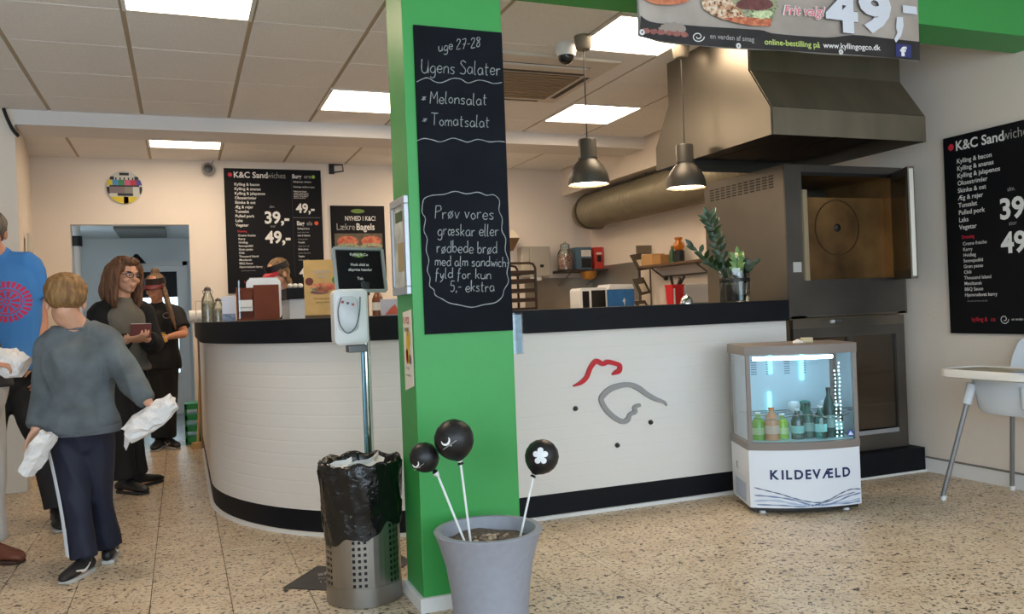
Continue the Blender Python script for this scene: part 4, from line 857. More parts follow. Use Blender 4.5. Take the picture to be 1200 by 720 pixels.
def balloon(px, rpx, Yb, s0, s1, label, deco):
    c = at_y(*px, Yb); r = rpx/F_PX*(c-CAM).dot(FW); foot = at_y(*s1, py_-.02); foot.z = zr-.05; top = at_y(*s0, Yb)
    t = thing('balloon_on_stick', label, 'balloon', foot, 'black balloons on sticks in the planter')
    ax = (c-top).normalized(); a = ax.orthogonal().normalized(); b = ax.cross(a); L = (c-top).length
    MB().lathe(c, [(.001, r), (r*.35, r*.94), (r*.7, r*.72), (r*.93, r*.38), (r, 0), (r*.94, -r*.36), (r*.76, -r*.68), (r*.5, -r*.92), (r*.22, -r*1.07), (r*.1, -r*1.15), (.004, -r*1.17)], 26, ax).build('balloon', BLN, t, smooth=True)
    MB().lathe(c, [(.004, -r*1.16), (.008, -r*1.2), (.011, -r*1.32), (.001, -r*1.33)], 10, ax).build('knot', BLN, t, smooth=True)
    MB().lathe(top, [(.004, 0), (.01, .012), (.012, .02), (.001, .021)], 10, ax).build('cup', STK, t, smooth=True)
    MB().cyl(foot, top+ax*.004, .0042, n=8).build('stick', STK, t, smooth=True)
    tc = (CAM-c).normalized(); rx = RT; uz = tc.cross(rx).normalized()*1; rx = uz.cross(tc)
    def on(u, v, lift=1.012):      # point on the balloon skin, u/v in radii seen from the room
        q = tc*math.sqrt(max(0, 1-u*u-v*v))+rx*u+uz*v; return c+q*r*lift
    if deco == 'clover':
        for (u, v, k) in ((-.08, 0, .22), (-.34, .12, .17), (.18, .12, .17), (-.08, .33, .17), (.1, -.25, .17), (-.24, -.25, .17)):
            P = [on(u+k*math.cos(2*PI*i/14), v+k*math.sin(2*PI*i/14), 1.012) for i in range(14)]; cc = on(u, v, 1.02)
            MB().add([cc]+P, [(0, 1+i, 1+(i+1) % 14) for i in range(14)]).build('clover_print', M('balloon_white', (225, 226, 228), .5), t, smooth='all', fixn=False)
    else:
        u0, v0 = deco
        P = [on(u0+.2*k*math.cos(a_), v0+.22*k*math.sin(a_)) for a_, k in [(-3.0+i*.3, 1) for i in range(13)]]
        ribbon(P, [r*.11*math.sin(PI*(i+.3)/13.5) for i in range(13)], tc).build('crescent_print', INK, t, fixn=False)
        ribbon([on(u0-.1+.05*i, v0-.45+.035*i) for i in range(14)], r*.03, tc).build('print_line', INKD, t, fixn=False)
        P = [on(u0+.28+.04*math.cos(a_), v0-.26+.04*math.sin(a_)) for a_ in [i*.8 for i in range(8)]]; MB().add(P, [tuple(range(8))]).build('print_dot', INKD, t, fixn=False)
balloon((497, 536), 17.5, 2.80, (514, 559), (547, 636), 'small black balloon on white stick, leftmost of the three over the planter', (-.55, -.42))
balloon((532, 515), 23.5, 2.74, (540, 544), (552, 636), 'largest black balloon with white crescent print, middle of the three over the planter', (-.42, -.05))
balloon((635, 535), 20, 2.74, (625, 558), (609, 632), 'black balloon with white clover print, right of the column', 'clover')

# ================================================================ hand sanitiser stand
ps = at_y(431, 470, 3.74); sx = ps.x
t = thing('sanitiser_stand', 'chrome post stand with white sanitiser dispenser and small tilted sign', 'sanitiser stand', (sx, 3.74, 0))
MB().lathe((sx, 3.74, 0), [(.001, 0), (.15, 0), (.15, .006), (.14, .012), (.03, .016), (.001, .016)], 32).build('base_plate', INOXD, t, smooth=True)
MB().cyl((sx, 3.74, .01), (sx, 3.74, 1.2), .021, n=20).build('post', CHROME, t, smooth=True)
MB().cyl((sx-.02, 3.715, .015), (sx-.02, 3.715, 1.2), .008, n=12).build('post_reflection', M('blue_reflection', (120, 160, 180), .25, .8), t, smooth=True)  # added rod, its colour painting the blue reflection on the chrome post
a, b = at_y(388, 340, 3.68), at_y(430, 403, 3.68)
def rrect(x0, x1, z0, z1, r, n=5):
    P = []
    for cx, cz, a0 in ((x1-r, z1-r, 0), (x0+r, z1-r, PI/2), (x0+r, z0+r, PI), (x1-r, z0+r, 1.5*PI)):
        for i in range(n+1): P.append((cx+r*math.cos(a0+PI/2*i/n), cz+r*math.sin(a0+PI/2*i/n)))
    return P
def rbox(x0, x1, z0, z1, r, y0, y1, taper=.01):
    A_ = rrect(x0, x1, z0, z1, r); B_ = rrect(x0+taper, x1-taper, z0+taper, z1-taper, r)
    return MB().rings([[V((p[0], y1, p[1])) for p in A_], [V((p[0], y0+taper, p[1])) for p in A_], [V((p[0], y0, p[1])) for p in B_]])
rbox(a.x, b.x, b.z, a.z, .025, 3.62, 3.715).build('dispenser', PLASTIC, t, smooth=True)
rbox(a.x+.012, b.x-.045, b.z+.055, a.z-.03, .03, 3.612, 3.63, .004).build('push_cover', M('cover_white', (205, 208, 212), .3), t, smooth=True)
P = [V((a.x+.012+.05*(1-math.cos(s))*1.0, 3.611, b.z+.05+.16*(1-s/PI*.98))) for s in [PI*i/14 for i in range(15)]]
ribbon(crom([tuple(q) for q in (V((a.x+.03, 3.606, a.z-.035)), V((a.x+.014, 3.606, a.z-.09)), V((a.x+.02, 3.606, b.z+.09)), V((a.x+.05, 3.606, b.z+.052)), V((a.x+.085, 3.606, b.z+.075)), V((a.x+.105, 3.606, b.z+.14)), V((a.x+.11, 3.606, a.z-.035)))], 5), .005, (0,-1,0)).build('cover_seam', M('seam_grey', (90, 92, 96), .5), t, fixn=False)
for i in range(3): MB().box((a.x+.03+i*.022, 3.608, a.z-.06-.006*i), (a.x+.04+i*.022, 3.6125, a.z-.05-.006*i)).build('symbol', M('symbol_%d' % i, ((180, 60, 60), (90, 90, 100), (180, 60, 60))[i], .5), t)
MB().box((b.x-.085, 3.65, b.z-.035), (b.x-.005, 3.73, b.z-.003)).build('drip_bracket', M('bracket_grey', (104, 104, 106), .4, .5), t, bevel=.003)
MB().box((sx-.018, 3.70, 1.2), (sx+.02, 3.76, 1.26)).build('sign_clamp', DARK, t, bevel=.004)
BL, BR, TR, TL = at_y(395, 341, 3.69), at_y(452, 341, 3.71), at_y(460, 286, 3.76), at_y(403, 293, 3.75)
ux = (BR-BL).normalized(); uy = (TL-BL); uy = (uy-ux*uy.dot(ux)).normalized(); W_ = ((BR-BL).length+(TR-TL).length)/2; H_ = (TL-BL).length; n_ = ux.cross(uy)
t2 = thing('sign_frame', 'small silver framed black notice tilted above the sanitiser dispenser', 'sign', BL)
MB().obox(BL+ux*W_/2+uy*H_/2, ux*(W_/2-.01), uy*(H_/2-.01), n_*.004).build('notice', BOARD, t2)
f = MB()
for p, q in ((BL, BL+ux*W_), (BL+uy*H_, BL+ux*W_+uy*H_), (BL, BL+uy*H_), (BL+ux*W_, BL+ux*W_+uy*H_)): f.bar(p, q, .014, .014, n_)
f.build('frame', ALU, t2, bevel=.003)
o = BL+n_*.005
disc(o+ux*W_*.5+uy*H_*.84, .028, ux, uy, 16, .012).build('green_badge', M('badge_green', 0), t2, fixn=False)
lettering(t2, 'Kylling & Co', .018, o+ux*W_*.5+uy*H_*.82+n_*.002, ux, uy, INK, .01, .9, 'CENTER')
lettering(t2, 'Husk altid at', .018, o+ux*W_*.5+uy*H_*.58, ux, uy, INK, .01, .9, 'CENTER'); lettering(t2, 'afspritte hænder', .018, o+ux*W_*.5+uy*H_*.46, ux, uy, INK, .01, .9, 'CENTER'); lettering(t2, 'Tak', .018, o+ux*W_*.42+uy*H_*.25, ux, uy, INK, .01)
ribbon([o+ux*(W_*.55+.012*math.cos(a_))+uy*(H_*.14+.012*math.sin(a_)) for a_ in [i*.5 for i in range(12)]], .003, n_).build('swirl', INK, t2, fixn=False)

# ================================================================ high chair
t = thing('high_chair', 'white plastic high chair with silver legs and tray against the right wall', 'high chair', (4.03, 3.11, 0))
feet = [(3.777, 3.385), (4.275, 3.365), (3.78, 2.86), (4.275, 2.86)]
for (x, y) in feet:
    tx, ty = 4.03+(x-4.03)*.62, 3.11+(y-3.11)*.62; d = V((tx-x, ty-y, .56))
    o1 = MB().cyl(V((x, y, .02)), V((x, y, 0))+d*1.0, .0125, n=12).build('leg', M('leg_silver', (150, 152, 156), .35, .7), t, smooth=True)
    MB().cyl((x, y, 0), V((x, y, 0))+d*.045, .014, .0135, n=12).build('foot_cap', PLASTIC, o1, smooth=True)
    MB().cyl(V((x, y, 0))+d*.93, V((x, y, 0))+d*1.12, .022, .026, n=12).build('leg_socket', M('chair_white', (214, 220, 228), .4), t, smooth=True)
CW = M('chair_white', 0)
def ccurve(z, k, back=0):
    P = []
    for i in range(24):
        a_ = 2*PI*i/24; x = 4.05+.19*k*math.copysign(abs(math.cos(a_))**.6, math.cos(a_)); y = 3.11+.2*k*math.copysign(abs(math.sin(a_))**.6, math.sin(a_)); P.append(V((x, y, z)))
    return P
sh = [ccurve(.47, .7), ccurve(.475, .82), ccurve(.5, .9), ccurve(.60, .98), ccurve(.665, 1.04), ccurve(.665, 1.0), ccurve(.6, .92), ccurve(.52, .85), ccurve(.5, .7)]
MB().rings(sh).build('seat_shell', CW, t, smooth=True)
bk = []
for z, k, dx in ((.6, 1, 0), (.68, 1, .01), (.76, .95, .025), (.83, .82, .04), (.87, .58, .05), (.885, .25, .053)):
    bk.append([V((4.235+dx-.035*abs(s)**2, 3.11+.19*k*s, z)) for s in (-1, -.75, -.5, -.25, 0, .25, .5, .75, 1)] + [V((4.25+dx-.035*abs(s)**2, 3.11+.19*k*s, z)) for s in (1, .75, .5, .25, 0, -.25, -.5, -.75, -1)])
MB().rings(bk).build('backrest', CW, t, smooth=True)
def tray(z, ins):
    return [V((p[0], p[1], z)) for p in rrect(3.712+ins, 4.02-ins, 2.83+ins, 3.345-ins, .07, 5)]
MB().rings([tray(.668, .012), tray(.674, .002), tray(.708, 0), tray(.714, .004), tray(.714, .014), tray(.706, .018)]).build('tray', M('tray_white', (228, 224, 218), .35), t, smooth=True)
MB().rings([tray(.7065, .02), tray(.7085, .02)]).build('tray_insert', M('tray_print', (130, 120, 96), .3, var=(9, .4), ramp=[(.35, (50, 46, 44)), (.48, (170, 160, 128)), (.6, (120, 106, 80)), (.72, (196, 190, 170))]), t)
MB().box((3.72, 2.84, .7087), (3.86, 2.96, .7095)).build('blue_corner', M('tray_blue', (60, 110, 170), .3), t)

# ================================================================ things on the counter
ZT = 1.107
def on_top(x, d): p = at_d(x, 365, d); return V((p.x, p.y, ZT))
def facing(p): v = V((p.x, p.y, 0)).normalized(); return V((v.y, -v.x, 0)), v     # right, away from camera
# kraft menu standee
p = on_top(379, 4.55); rx, aw = facing(p); W, H = .194, .31
t = thing('menu_standee', 'brown kraft paper menu card standing on the counter behind the sanitiser', 'menu card', p)
tilt = (Z_+aw*.18).normalized(); n_ = rx.cross(tilt)
MB().obox(p+tilt*(H/2+.012), rx*W/2, tilt*H/2, n_*.002).build('card', M('kraft', (186, 152, 96), .8, var=(20, .08)), t)
MB().obox(p+Z_*.008+aw*.02, rx*W/2, aw*.04, Z_*.008).build('foot', M('kraft_dark', (96, 76, 52), .7), t)
o = p+tilt*.012-rx*W/2+n_*.003
for u, v, r, mm in ((.028, .19, .022, M('maroon_dot', (96, 40, 36), .7)), (.17, .195, .022, M('leaf_dot', (60, 120, 56), .7))): disc(o+rx*u+tilt*v, r, rx, tilt, 20).build('dot_print', mm, t, fixn=False)
for u, v, a_, b_, mm in ((.095, .155, .062, .026, CRUST), (.085, .145, .05, .014, LEAF), (.13, .16, .04, .02, BUN), (.08, .13, .05, .01, MEAT)): disc(o+rx*u+tilt*v+n_*.001, a_, rx, tilt, 20, b_).build('food_print', mm, t, fixn=False)
lettering(t, 'Sandwich', .03, o+rx*.097+tilt*.235, rx, tilt, INKD, .005, .8, 'CENTER'); lettering(t, 'menu', .03, o+rx*.097+tilt*.21, rx, tilt, INKD, .005, .8, 'CENTER'); lettering(t, 'Prøv vores nye brød', .012, o+rx*.097+tilt*.09, rx, tilt, M('kraft_dark', 0), 0, 1, 'CENTER'); lettering(t, 'Spørg i butikken', .012, o+rx*.097+tilt*.07, rx, tilt, M('kraft_dark', 0), 0, 1, 'CENTER')
# mahogany box
p = on_top(303, 4.88); rx, aw = facing(p)
t = thing('wooden_box', 'reddish brown wooden box with card slot on the curved counter', 'box', p)
MAH = M('mahogany', (104, 50, 26), .6, var=(6, .12), spec=.25)
def ob(u0, u1, v0, v1, z0, z1): return MB().obox(p+rx*(u0+u1)/2+aw*(v0+v1)/2+Z_*(z0+z1)/2, rx*(u1-u0)/2, aw*(v1-v0)/2, Z_*(z1-z0)/2)
ob(-.025, .118, 0, .14, .0, .205).build('tall_block', MAH, t, bevel=.004)
ob(-.122, -.026, .02, .16, .0, .012).build('tray_floor', MAH, t); ob(-.122, -.026, .15, .16, .012, .195).build('tray_back', MAH, t); ob(-.122, -.112, .02, .15, .012, .195).build('tray_side', MAH, t); ob(-.11, -.03, .06, .148, .012, .17).build('inner_block', MAH, t)
ob(-.108, -.032, .035, .04, .055, .12).build('white_card', PAPER, t); ob(-.104, -.036, .032, .035, .075, .08).build('card_line', INKD, t)
ob(-.108, -.1, .022, .026, .01, .235).build('glass_edge', GLASS, t)
# receipt printer
p = on_top(310, 5.3); rx, aw = facing(p)
t = thing('receipt_printer', 'white rounded receipt printer behind the wooden box on the counter', 'printer', p)
R = []
for v in (0, .16):
    R.append([p+rx*(q[0])+Z_*q[1]+aw*v for q in rrect(-.105, .105, 0.0, .262, .035, 5)])
MB().rings(R).build('body', PLASTIC, t, smooth=True)
for i in range(6): MB().obox(p+rx*0+aw*(.02+i*.022)+Z_*.264, rx*.085, aw*.006, Z_*.003).build('top_rib', M('rib_grey', (196, 192, 186), .5), t)
# white carton
p = on_top(269, 5.05); rx, aw = facing(p)
t = thing('carton', 'small white carton with blue pattern beside the glass jars on the counter', 'carton', p)
ob(-.042, .036, 0, .06, 0, .15).build('box', M('carton_white', (206, 210, 222), .5), t, bevel=.003); ob(-.04, .034, -.001, 0, .002, .045).build('print', M('carton_blue', (120, 134, 160), .5, var=(60, .4)), t)
# swing-top glass jars with twine
JARG = glass_mat('jar_glass', (240, 244, 240), .2); FILL = M('jar_fill', (186, 174, 152), .7, var=(60, .35))
def jar(x, d, h, r, label):
    p = on_top(x, d); t = thing('glass_jar', label, 'jar', p, 'glass jars at the end of the counter')
    MB().lathe(p, [(.001, 0), (r, 0), (r, h*.55), (r*.85, h*.66), (r*.5, h*.78), (r*.45, h*.86)], 18).build('glass', JARG, t, smooth=True)
    MB().lathe(p, [(.001, .004), (r*.93, .004), (r*.93, h*.5), (r*.6, h*.56), (.001, h*.58)], 16).build('contents', FILL, t, smooth=True)
    MB().lathe(p+Z_*h*.86, [(r*.5, 0), (r*.55, h*.03), (r*.4, h*.09), (.001, h*.1)], 14).build('stopper', M('stopper', (90, 82, 70), .5), t, smooth=True)
    MB().tube([p+V((r*.48, 0, h*.74)), p+V((r*.75, 0, h*.84)), p+V((0, 0, h*1.0)), p+V((-r*.75, 0, h*.84)), p+V((-r*.48, 0, h*.74))], .003, 6).build('wire_clip', CHROME, t, smooth=True)
jar(244, 5.7, .245, .043, 'taller glass swing-top jar near the end of the counter'); jar(256, 5.45, .155, .036, 'shorter glass swing-top jar beside the white carton')
f_ = on_top(236, 5.9); rx, aw = facing(f_); fr = MB()
for u0, u1, z0, z1 in ((-.04, .04, 0, .006), (-.04, .04, .144, .15), (-.04, -.034, .006, .144), (.034, .04, .006, .144)): fr.obox(f_+rx*(u0+u1)/2+Z_*(z0+z1)/2, rx*(u1-u0)/2, aw*.006, Z_*(z1-z0)/2)
fr.single('photo_stand', M('stand_cream', (200, 188, 160), .5), 'thin cream wire frame standing behind the taller glass jar', 'frame')
p = on_top(229, 7.0); rx, aw = facing(p)
t = thing('paper_roll', 'white paper roll lying at the far end of the counter', 'paper roll', p)
MB().lathe(p+Z_*.05-rx*.0-aw*.0-rx*.05, [(.018, 0), (.05, .0), (.05, .1), (.018, .1)], 20, rx, False).build('roll', PAPER, t, smooth=True); MB().lathe(p+Z_*.05-rx*.05, [(.016, 0), (.018, 0), (.018, .1), (.016, .1)], 14, rx, False).build('core', M('core_brown', (150, 120, 90), .8), t, smooth=True)
# leaflet box right of sanitiser
p = on_top(459, 4.6); rx, aw = facing(p)
t = thing('leaflet_box', 'pale leaflet box with orange red print on the counter beside the column', 'leaflet box', p)
ob(-.06, .06, 0, .05, 0, .09).build('box', M('leaflet_pale', (196, 190, 196), .5), t, bevel=.003)
MB().add([p-aw*.0015+rx*u+Z_*z for u, z in ((-.035, .005), (.045, .005), (.02, .06), (-.005, .04))], [(0,1,2,3)]).build('print', M('leaflet_red', (214, 96, 70), .6), t, fixn=False)
p = on_top(443, 4.72); rx, aw = facing(p)
t = thing('sauce_bottle', 'brown sauce bottle with white label behind the sanitiser post', 'bottle', p)
MB().lathe(p, [(.001, 0), (.032, 0), (.032, .09), (.022, .115), (.012, .13), (.012, .15), (.001, .15)], 16).build('body', M('sauce_brown', (120, 66, 34), .3), t, smooth=True); MB().lathe(p, [(.0325, .03), (.0325, .075)], 16, cap=False).build('label_band', PAPER, t, smooth=True)
p = on_top(805, 4.72); MB().lathe(p, [(.001, 0), (.036, 0), (.036, .008), (.034, .012), (.03, .03), (.018, .042), (.006, .046), (.005, .054), (.001, .055)], 22).single('call_bell', CHROME, 'silver call bell on the counter right of the red canister', 'bell', smooth=True)
# plant in glass cylinder
p = on_top(862, 5.05); rx, aw = facing(p)
t = thing('potted_plant', 'leafy plant in round glass vase on the right end of the counter', 'plant', p)
MB().lathe(p, [(.001, .0), (.085, .0), (.088, .004), (.09, .2)], 32, cap=False).build('glass_vase', glass_mat('vase_glass', (226, 232, 232), .3), t, smooth=True)
MB().lathe(p, [(.001, .006), (.05, .006), (.05, .105), (.001, .11)], 18).build('pebble_fill', M('vase_pebbles', (70, 60, 54), .8, var=(70, .5)), t, smooth=True)
MB().lathe(p, [(.0885, .122), (.091, .12), (.093, .13), (.091, .14), (.0885, .138)], 32, cap=False).build('black_ring', DARK, t, smooth=True)
MB().lathe(p+rx*.03-aw*.03, [(.001, .007), (.034, .007), (.038, .17), (.042, .26)], 20, cap=False).build('blue_glass', glass_mat('pale_blue_glass', (150, 186, 205), .4), t, smooth=True)
STEM = M('stem_green', (72, 92, 48), .5); LF = M('leaf_dark_green', (28, 52, 27), .35, var=(20, .25)); LFL = M('leaf_bright_green', (92, 128, 62), .4, var=(20, .2))
def leaf(base, d, nrm, l, w, mat):
    d = d.normalized(); s = d.cross(nrm).normalized(); n = s.cross(d); mb = MB(); R = []
    for tt, ww in ((0, .08), (.25, .75), (.5, 1), (.75, .7), (1, .05)):
        q = base+d*l*tt+n*l*(.12*math.sin(PI*tt)); R.append([q-s*w*ww/2+n*w*.12, q-n*.001, q+s*w*ww/2+n*w*.12, q+n*.001])
    mb.rings(R); mb.build('leaf', mat, t, smooth=True)
rl = random.Random(5)
def zz(path, k0, nl, ll, mat=LF):
    P = [V(q) for q in crom([tuple(at_d(x, y, dd)) for x, y, dd in path], 6)]
    MB().tube(P, [.006*(1-.6*i/len(P)) for i in range(len(P))], 7).build('stem', STEM, t, smooth=True)
    for i in range(nl):
        j = min(len(P)-2, int(k0+(len(P)-1-k0)*i/nl)); dr = (P[j+1]-P[j]).normalized(); side = rx*(1 if i % 2 else -1)
        leaf(P[j], dr*.8+side*.75+V((rl.uniform(-.2,.2),)*3), -aw+Z_*.3, ll*rl.uniform(.8, 1.1), ll*.42, mat)
    leaf(P[-1], P[-1]-P[-2], -aw, ll, ll*.4, mat)
zz([(862, 340, 5.05), (852, 318, 5.05), (842, 292, 5.04), (836, 272, 5.03), (830, 256, 5.02)], 5, 20, .078)
zz([(858, 340, 5.04), (845, 318, 5.0), (830, 306, 4.98), (813, 290, 4.97)], 6, 11, .072)
zz([(868, 345, 5.0), (864, 325, 4.98), (864, 312, 4.98), (864, 300, 4.98)], 8, 12, .06, LFL)
zz([(870, 345, 5.02), (872, 325, 5.0), (876, 314, 5.0), (881, 310, 5.0)], 7, 8, .062)
zz([(858, 342, 5.06), (855, 328, 5.06), (853, 318, 5.06), (850, 312, 5.06)], 7, 8, .07)
for i in range(5):
    q = at_d(866+rl.uniform(-5, 5), 299+rl.uniform(-3, 3), 4.975); MB().ell(q, (.008, .008, .012), None, 8, 6).build('blossom', M('blossom_cream', (205, 206, 160), .6), t, smooth=True)

# ================================================================ behind the counter
q0 = at_y(327, 338, 6.2); q0.x = max(q0.x, .71)
t = thing('display_case', 'raised display case with dark top behind the curved counter', 'display case', (1.12, 6.4, 0))
q1 = at_y(420, 338, 6.2); ztop = q0.z
MB().box((q0.x, 6.2, ztop-.08), (q1.x, 6.75, ztop)).build('top', BLACK, t, bevel=.004); MB().box((q0.x+.02, 6.22, .0), (q1.x-.02, 6.73, ztop-.08)).build('cabinet', M('case_pale', (196, 206, 220), .4), t)
for i, x in enumerate((340, 346, 352)):
    c = at_y(x, 336, 6.3); c.z = ztop; MB().ell(c+Z_*.018, (.02, .018, .018), None, 8, 6).single('crumpled_napkin', PAPER, ('crumpled white napkin on the dark case top, nearest the staff head', 'crumpled white napkin in the middle on the dark case top', 'crumpled white napkin on the dark case top, nearest the kraft card')[i], 'napkin', 'napkins on the display case')
t = thing('prep_table', 'steel preparation table behind the counter', 'table', (3.6, 7.0, 0))
MB().box((3.15, 6.75, 1.02), (4.06, 7.3, 1.06)).build('top', INOX, t)
for x in (3.18, 4.0):
    for y in (6.78, 7.24): MB().box((x, y, 0), (x+.03, y+.03, 1.02)).build('leg', INOXD, t)
a, b = at_y(677, 338, 6.95), at_y(708, 338, 6.95)
t = thing('contact_grill', 'white and black contact grill on the preparation table', 'grill', ((a.x+b.x)/2, 7.0, 1.06)); zt = a.z
R = [[V((x, y, z)) for x, z in rrect(a.x, b.x, 1.06, zt, .03, 4)] for y in (6.9, 7.12)]; MB().rings(R).build('housing', PLASTIC, t, smooth=True)
MB().box((a.x+.02, 6.893, 1.075), (a.x+.085, 6.9, zt-.03)).build('side_window', DARK, t); MB().box((a.x+.11, 6.89, 1.075), (b.x-.02, 6.9, zt-.025)).build('front_window', M('grill_dark', (24, 22, 22), .15), t, bevel=.002)
a, b = at_y(709, 340, 6.95), at_y(740, 336, 6.95)
t = thing('blue_box', 'blue box with white top beside the contact grill', 'box', ((a.x+b.x)/2, 7.0, 1.06))
MB().box((a.x, 6.9, 1.06), (b.x, 7.14, a.z)).build('body', M('box_blue', (44, 108, 170), .4, var=(14, .2)), t, bevel=.006)
R = [[V((x, y, z)) for x, z in ((a.x-.004, a.z), (b.x+.004, a.z), (b.x-.02, a.z+.045), (a.x+.03, a.z+.05))] for y in (6.895, 7.145)]; MB().rings(R).build('lid', PLASTIC, t, bevel=.006)
MB().add([V((b.x-.13+u, 6.897, 1.12+v)) for u, v in ((0, .03), (.02, .06), (.03, .04), (.02, -.02), (.012, .02))], [(0,1,2,3,4)]).build('print', INK, t, fixn=False)
# worktop along the right wall
t = thing('kitchen_cabinet', 'steel worktop cabinet along the right wall behind the oven', 'cabinet', (4.02, 5.9, 0))
MB().box((3.74, 5.0, 1.02), (4.32, 6.6, 1.06)).build('top', INOX, t); MB().box((3.78, 5.02, .0), (4.31, 6.58, 1.02)).build('body', INOXD, t)
p = at_y(791, 355, 6.0); p.z = 1.06; z1 = at_y(791, 334, 6.0).z
t = thing('red_canister', 'red canister holding dark utensils on the right worktop', 'canister', p)
MB().rings([[p+V((x*k, y*k, z)) for x, y in ((-.055,-.055),(.055,-.055),(.055,.055),(-.055,.055))] for z, k in ((0, .88), (z1-1.06, 1.02))]).build('body', M('red_plastic', (200, 26, 36), .35), t, bevel=.004)
MB().box(p+V((-.058, -.058, z1-1.072)), p+V((.058, .058, z1-1.058))).build('rim', M('red_plastic', 0), t); MB().box(p+V((-.045, -.0565, .02)), p+V((-.03, -.0545, z1-1.09))).build('stripe', INK, t)
for i, (dx, dz, lx) in enumerate(((-.01, .13, -.02), (.02, .1, .04), (.03, .12, .07))): MB().bar(p+V((dx, .0, z1-1.1)), p+V((dx+lx, .0, z1-1.06+dz*.6)), .022, .016).build('handle', DARK, t, bevel=.003)
a, b = at_y(799, 333, 6.0), at_y(836, 333, 6.0)
t = thing('steel_bin', 'pale grey steel box beside the red canister', 'box', ((a.x+b.x)/2, 6.05, 1.06))
MB().box((a.x+.02, 5.98, 1.06), (b.x, 6.2, a.z)).build('body', M('pale_steel', (206, 206, 208), .4), t, bevel=.008); MB().box((a.x+.09, 5.976, 1.08), (b.x-.02, 5.98, 1.11)).build('slot', M('slot_grey', (120, 122, 126), .5), t)
# shelf on the right wall
zs = 1.482; 
t = thing('wall_shelf', 'narrow brown shelf on the right wall behind the oven', 'shelf', (4.24, 6.55, zs-.03))
MB().box((4.13, 6.0, zs-.022), (XR, 7.15, zs)).build('board', M('shelf_brown', (96, 72, 50), .5), t, bevel=.003)
for y in (6.2, 6.95): MB().bar((4.16, y, zs-.022), (4.325, y, zs-.14), .012, .012).build('bracket', INOXD, t)
def on_shelf(x, xw=4.22): p = at_x(x, 305, xw); return V((xw, p.y, zs))
p = on_shelf(764); MB().box(p+V((-.07, -.12, 0)), p+V((.07, .08, .105))).single('cardboard_box', M('cardboard', (190, 148, 96), .8), 'left brown cardboard box on the narrow wall shelf', 'box', 'cardboard boxes on the wall shelf', bevel=.003)
p = on_shelf(775); MB().box(p+V((-.07, -.1, 0)), p+V((.07, .05, .085))).single('cardboard_box', M('cardboard2', (176, 130, 78), .8), 'right lower brown cardboard box on the narrow wall shelf', 'box', 'cardboard boxes on the wall shelf', bevel=.003)
p = on_shelf(796)
t = thing('amber_bottle', 'amber bottle on a black tin standing on the narrow wall shelf', 'bottle', p)
MB().lathe(p, [(.001, 0), (.05, 0), (.05, .105), (.001, .107)], 16).build('black_tin', DARK, t, smooth=True)
MB().lathe(p+Z_*.107, [(.001, 0), (.035, .002), (.052, .03), (.05, .055), (.03, .085), (.03, .1), (.038, .104), (.036, .118), (.001, .12)], 16).build('amber_body', M('amber', (186, 104, 22), .2), t, smooth=True)
p = on_shelf(788, 4.25); MB().lathe(p, [(.001, 0), (.028, 0), (.028, .1), (.012, .14), (.012, .16), (.001, .16)], 12).single('green_bottle', M('bottle_green', (40, 84, 52), .3), 'green bottle left of the amber bottle on the narrow wall shelf', 'bottle', smooth=True)
zrail = 1.368; t = thing('utensil_rail', 'thin hanging rail with a hook under the narrow wall shelf', 'rail', (4.3, 6.5, zrail))
MB().cyl((4.29, 6.15, zrail), (4.29, 6.95, zrail), .009).build('rod', INOXD, t, smooth=True)
for y in (6.2, 6.9): MB().cyl((4.29, y, zrail), (XR, y, zrail), .006).build('stud', INOXD, t, smooth=True)
MB().ell((4.28, 6.88, zrail-.015), (.02, .03, .025), None, 10, 6).build('hook_knob', DARK, t, smooth=True)
# sloping pocket rack
t = thing('pocket_rack', 'wall rack of sloping dark pockets left of the narrow shelf', 'rack', (4.2, 7.2, 1.06))
RKD = M('pocket_dark', (72, 62, 48), .5); RKL = M('pocket_paper', (200, 186, 160), .7)
for pts in (((738, 299), (751, 297), (761, 315), (748, 317)), ((741, 327), (754, 325), (763, 343), (750, 346)), ((743, 353), (756, 352), (762, 362), (748, 364))):
    P = [at_y(x, y, 7.2-.03*i) for i, (x, y) in enumerate(pts)]; n = (P[1]-P[0]).cross(P[3]-P[0]).normalized()
    MB().rings([P, [q+n*.012 for q in P]]).build('pocket', RKD, t); c = sum(P, V((0,0,0)))/4
    Q = [c+(q-c)*.5-V((0,.012,0))+(P[3]-P[0])*.12 for q in P]; MB().rings([Q, [q+V((0,.003,0)) for q in Q]]).build('leaflet', RKL, t)
a = at_y(745, 288, 7.22); b = at_y(764, 298, 7.22); MB().box((a.x, 7.2, b.z), (b.x, 7.22, a.z)).build('top_plate', M('pocket_grey', (118, 106, 88), .5), t)
MB().box((a.x+.03, 7.23, 1.06), (a.x+.05, 7.25, a.z)).box((b.x-.02, 7.23, 1.06), (b.x, 7.25, a.z)).build('upright', INOXD, t); MB().box((a.x, 7.2, 1.06), (b.x, 7.28, 1.075)).build('foot', INOXD, t)
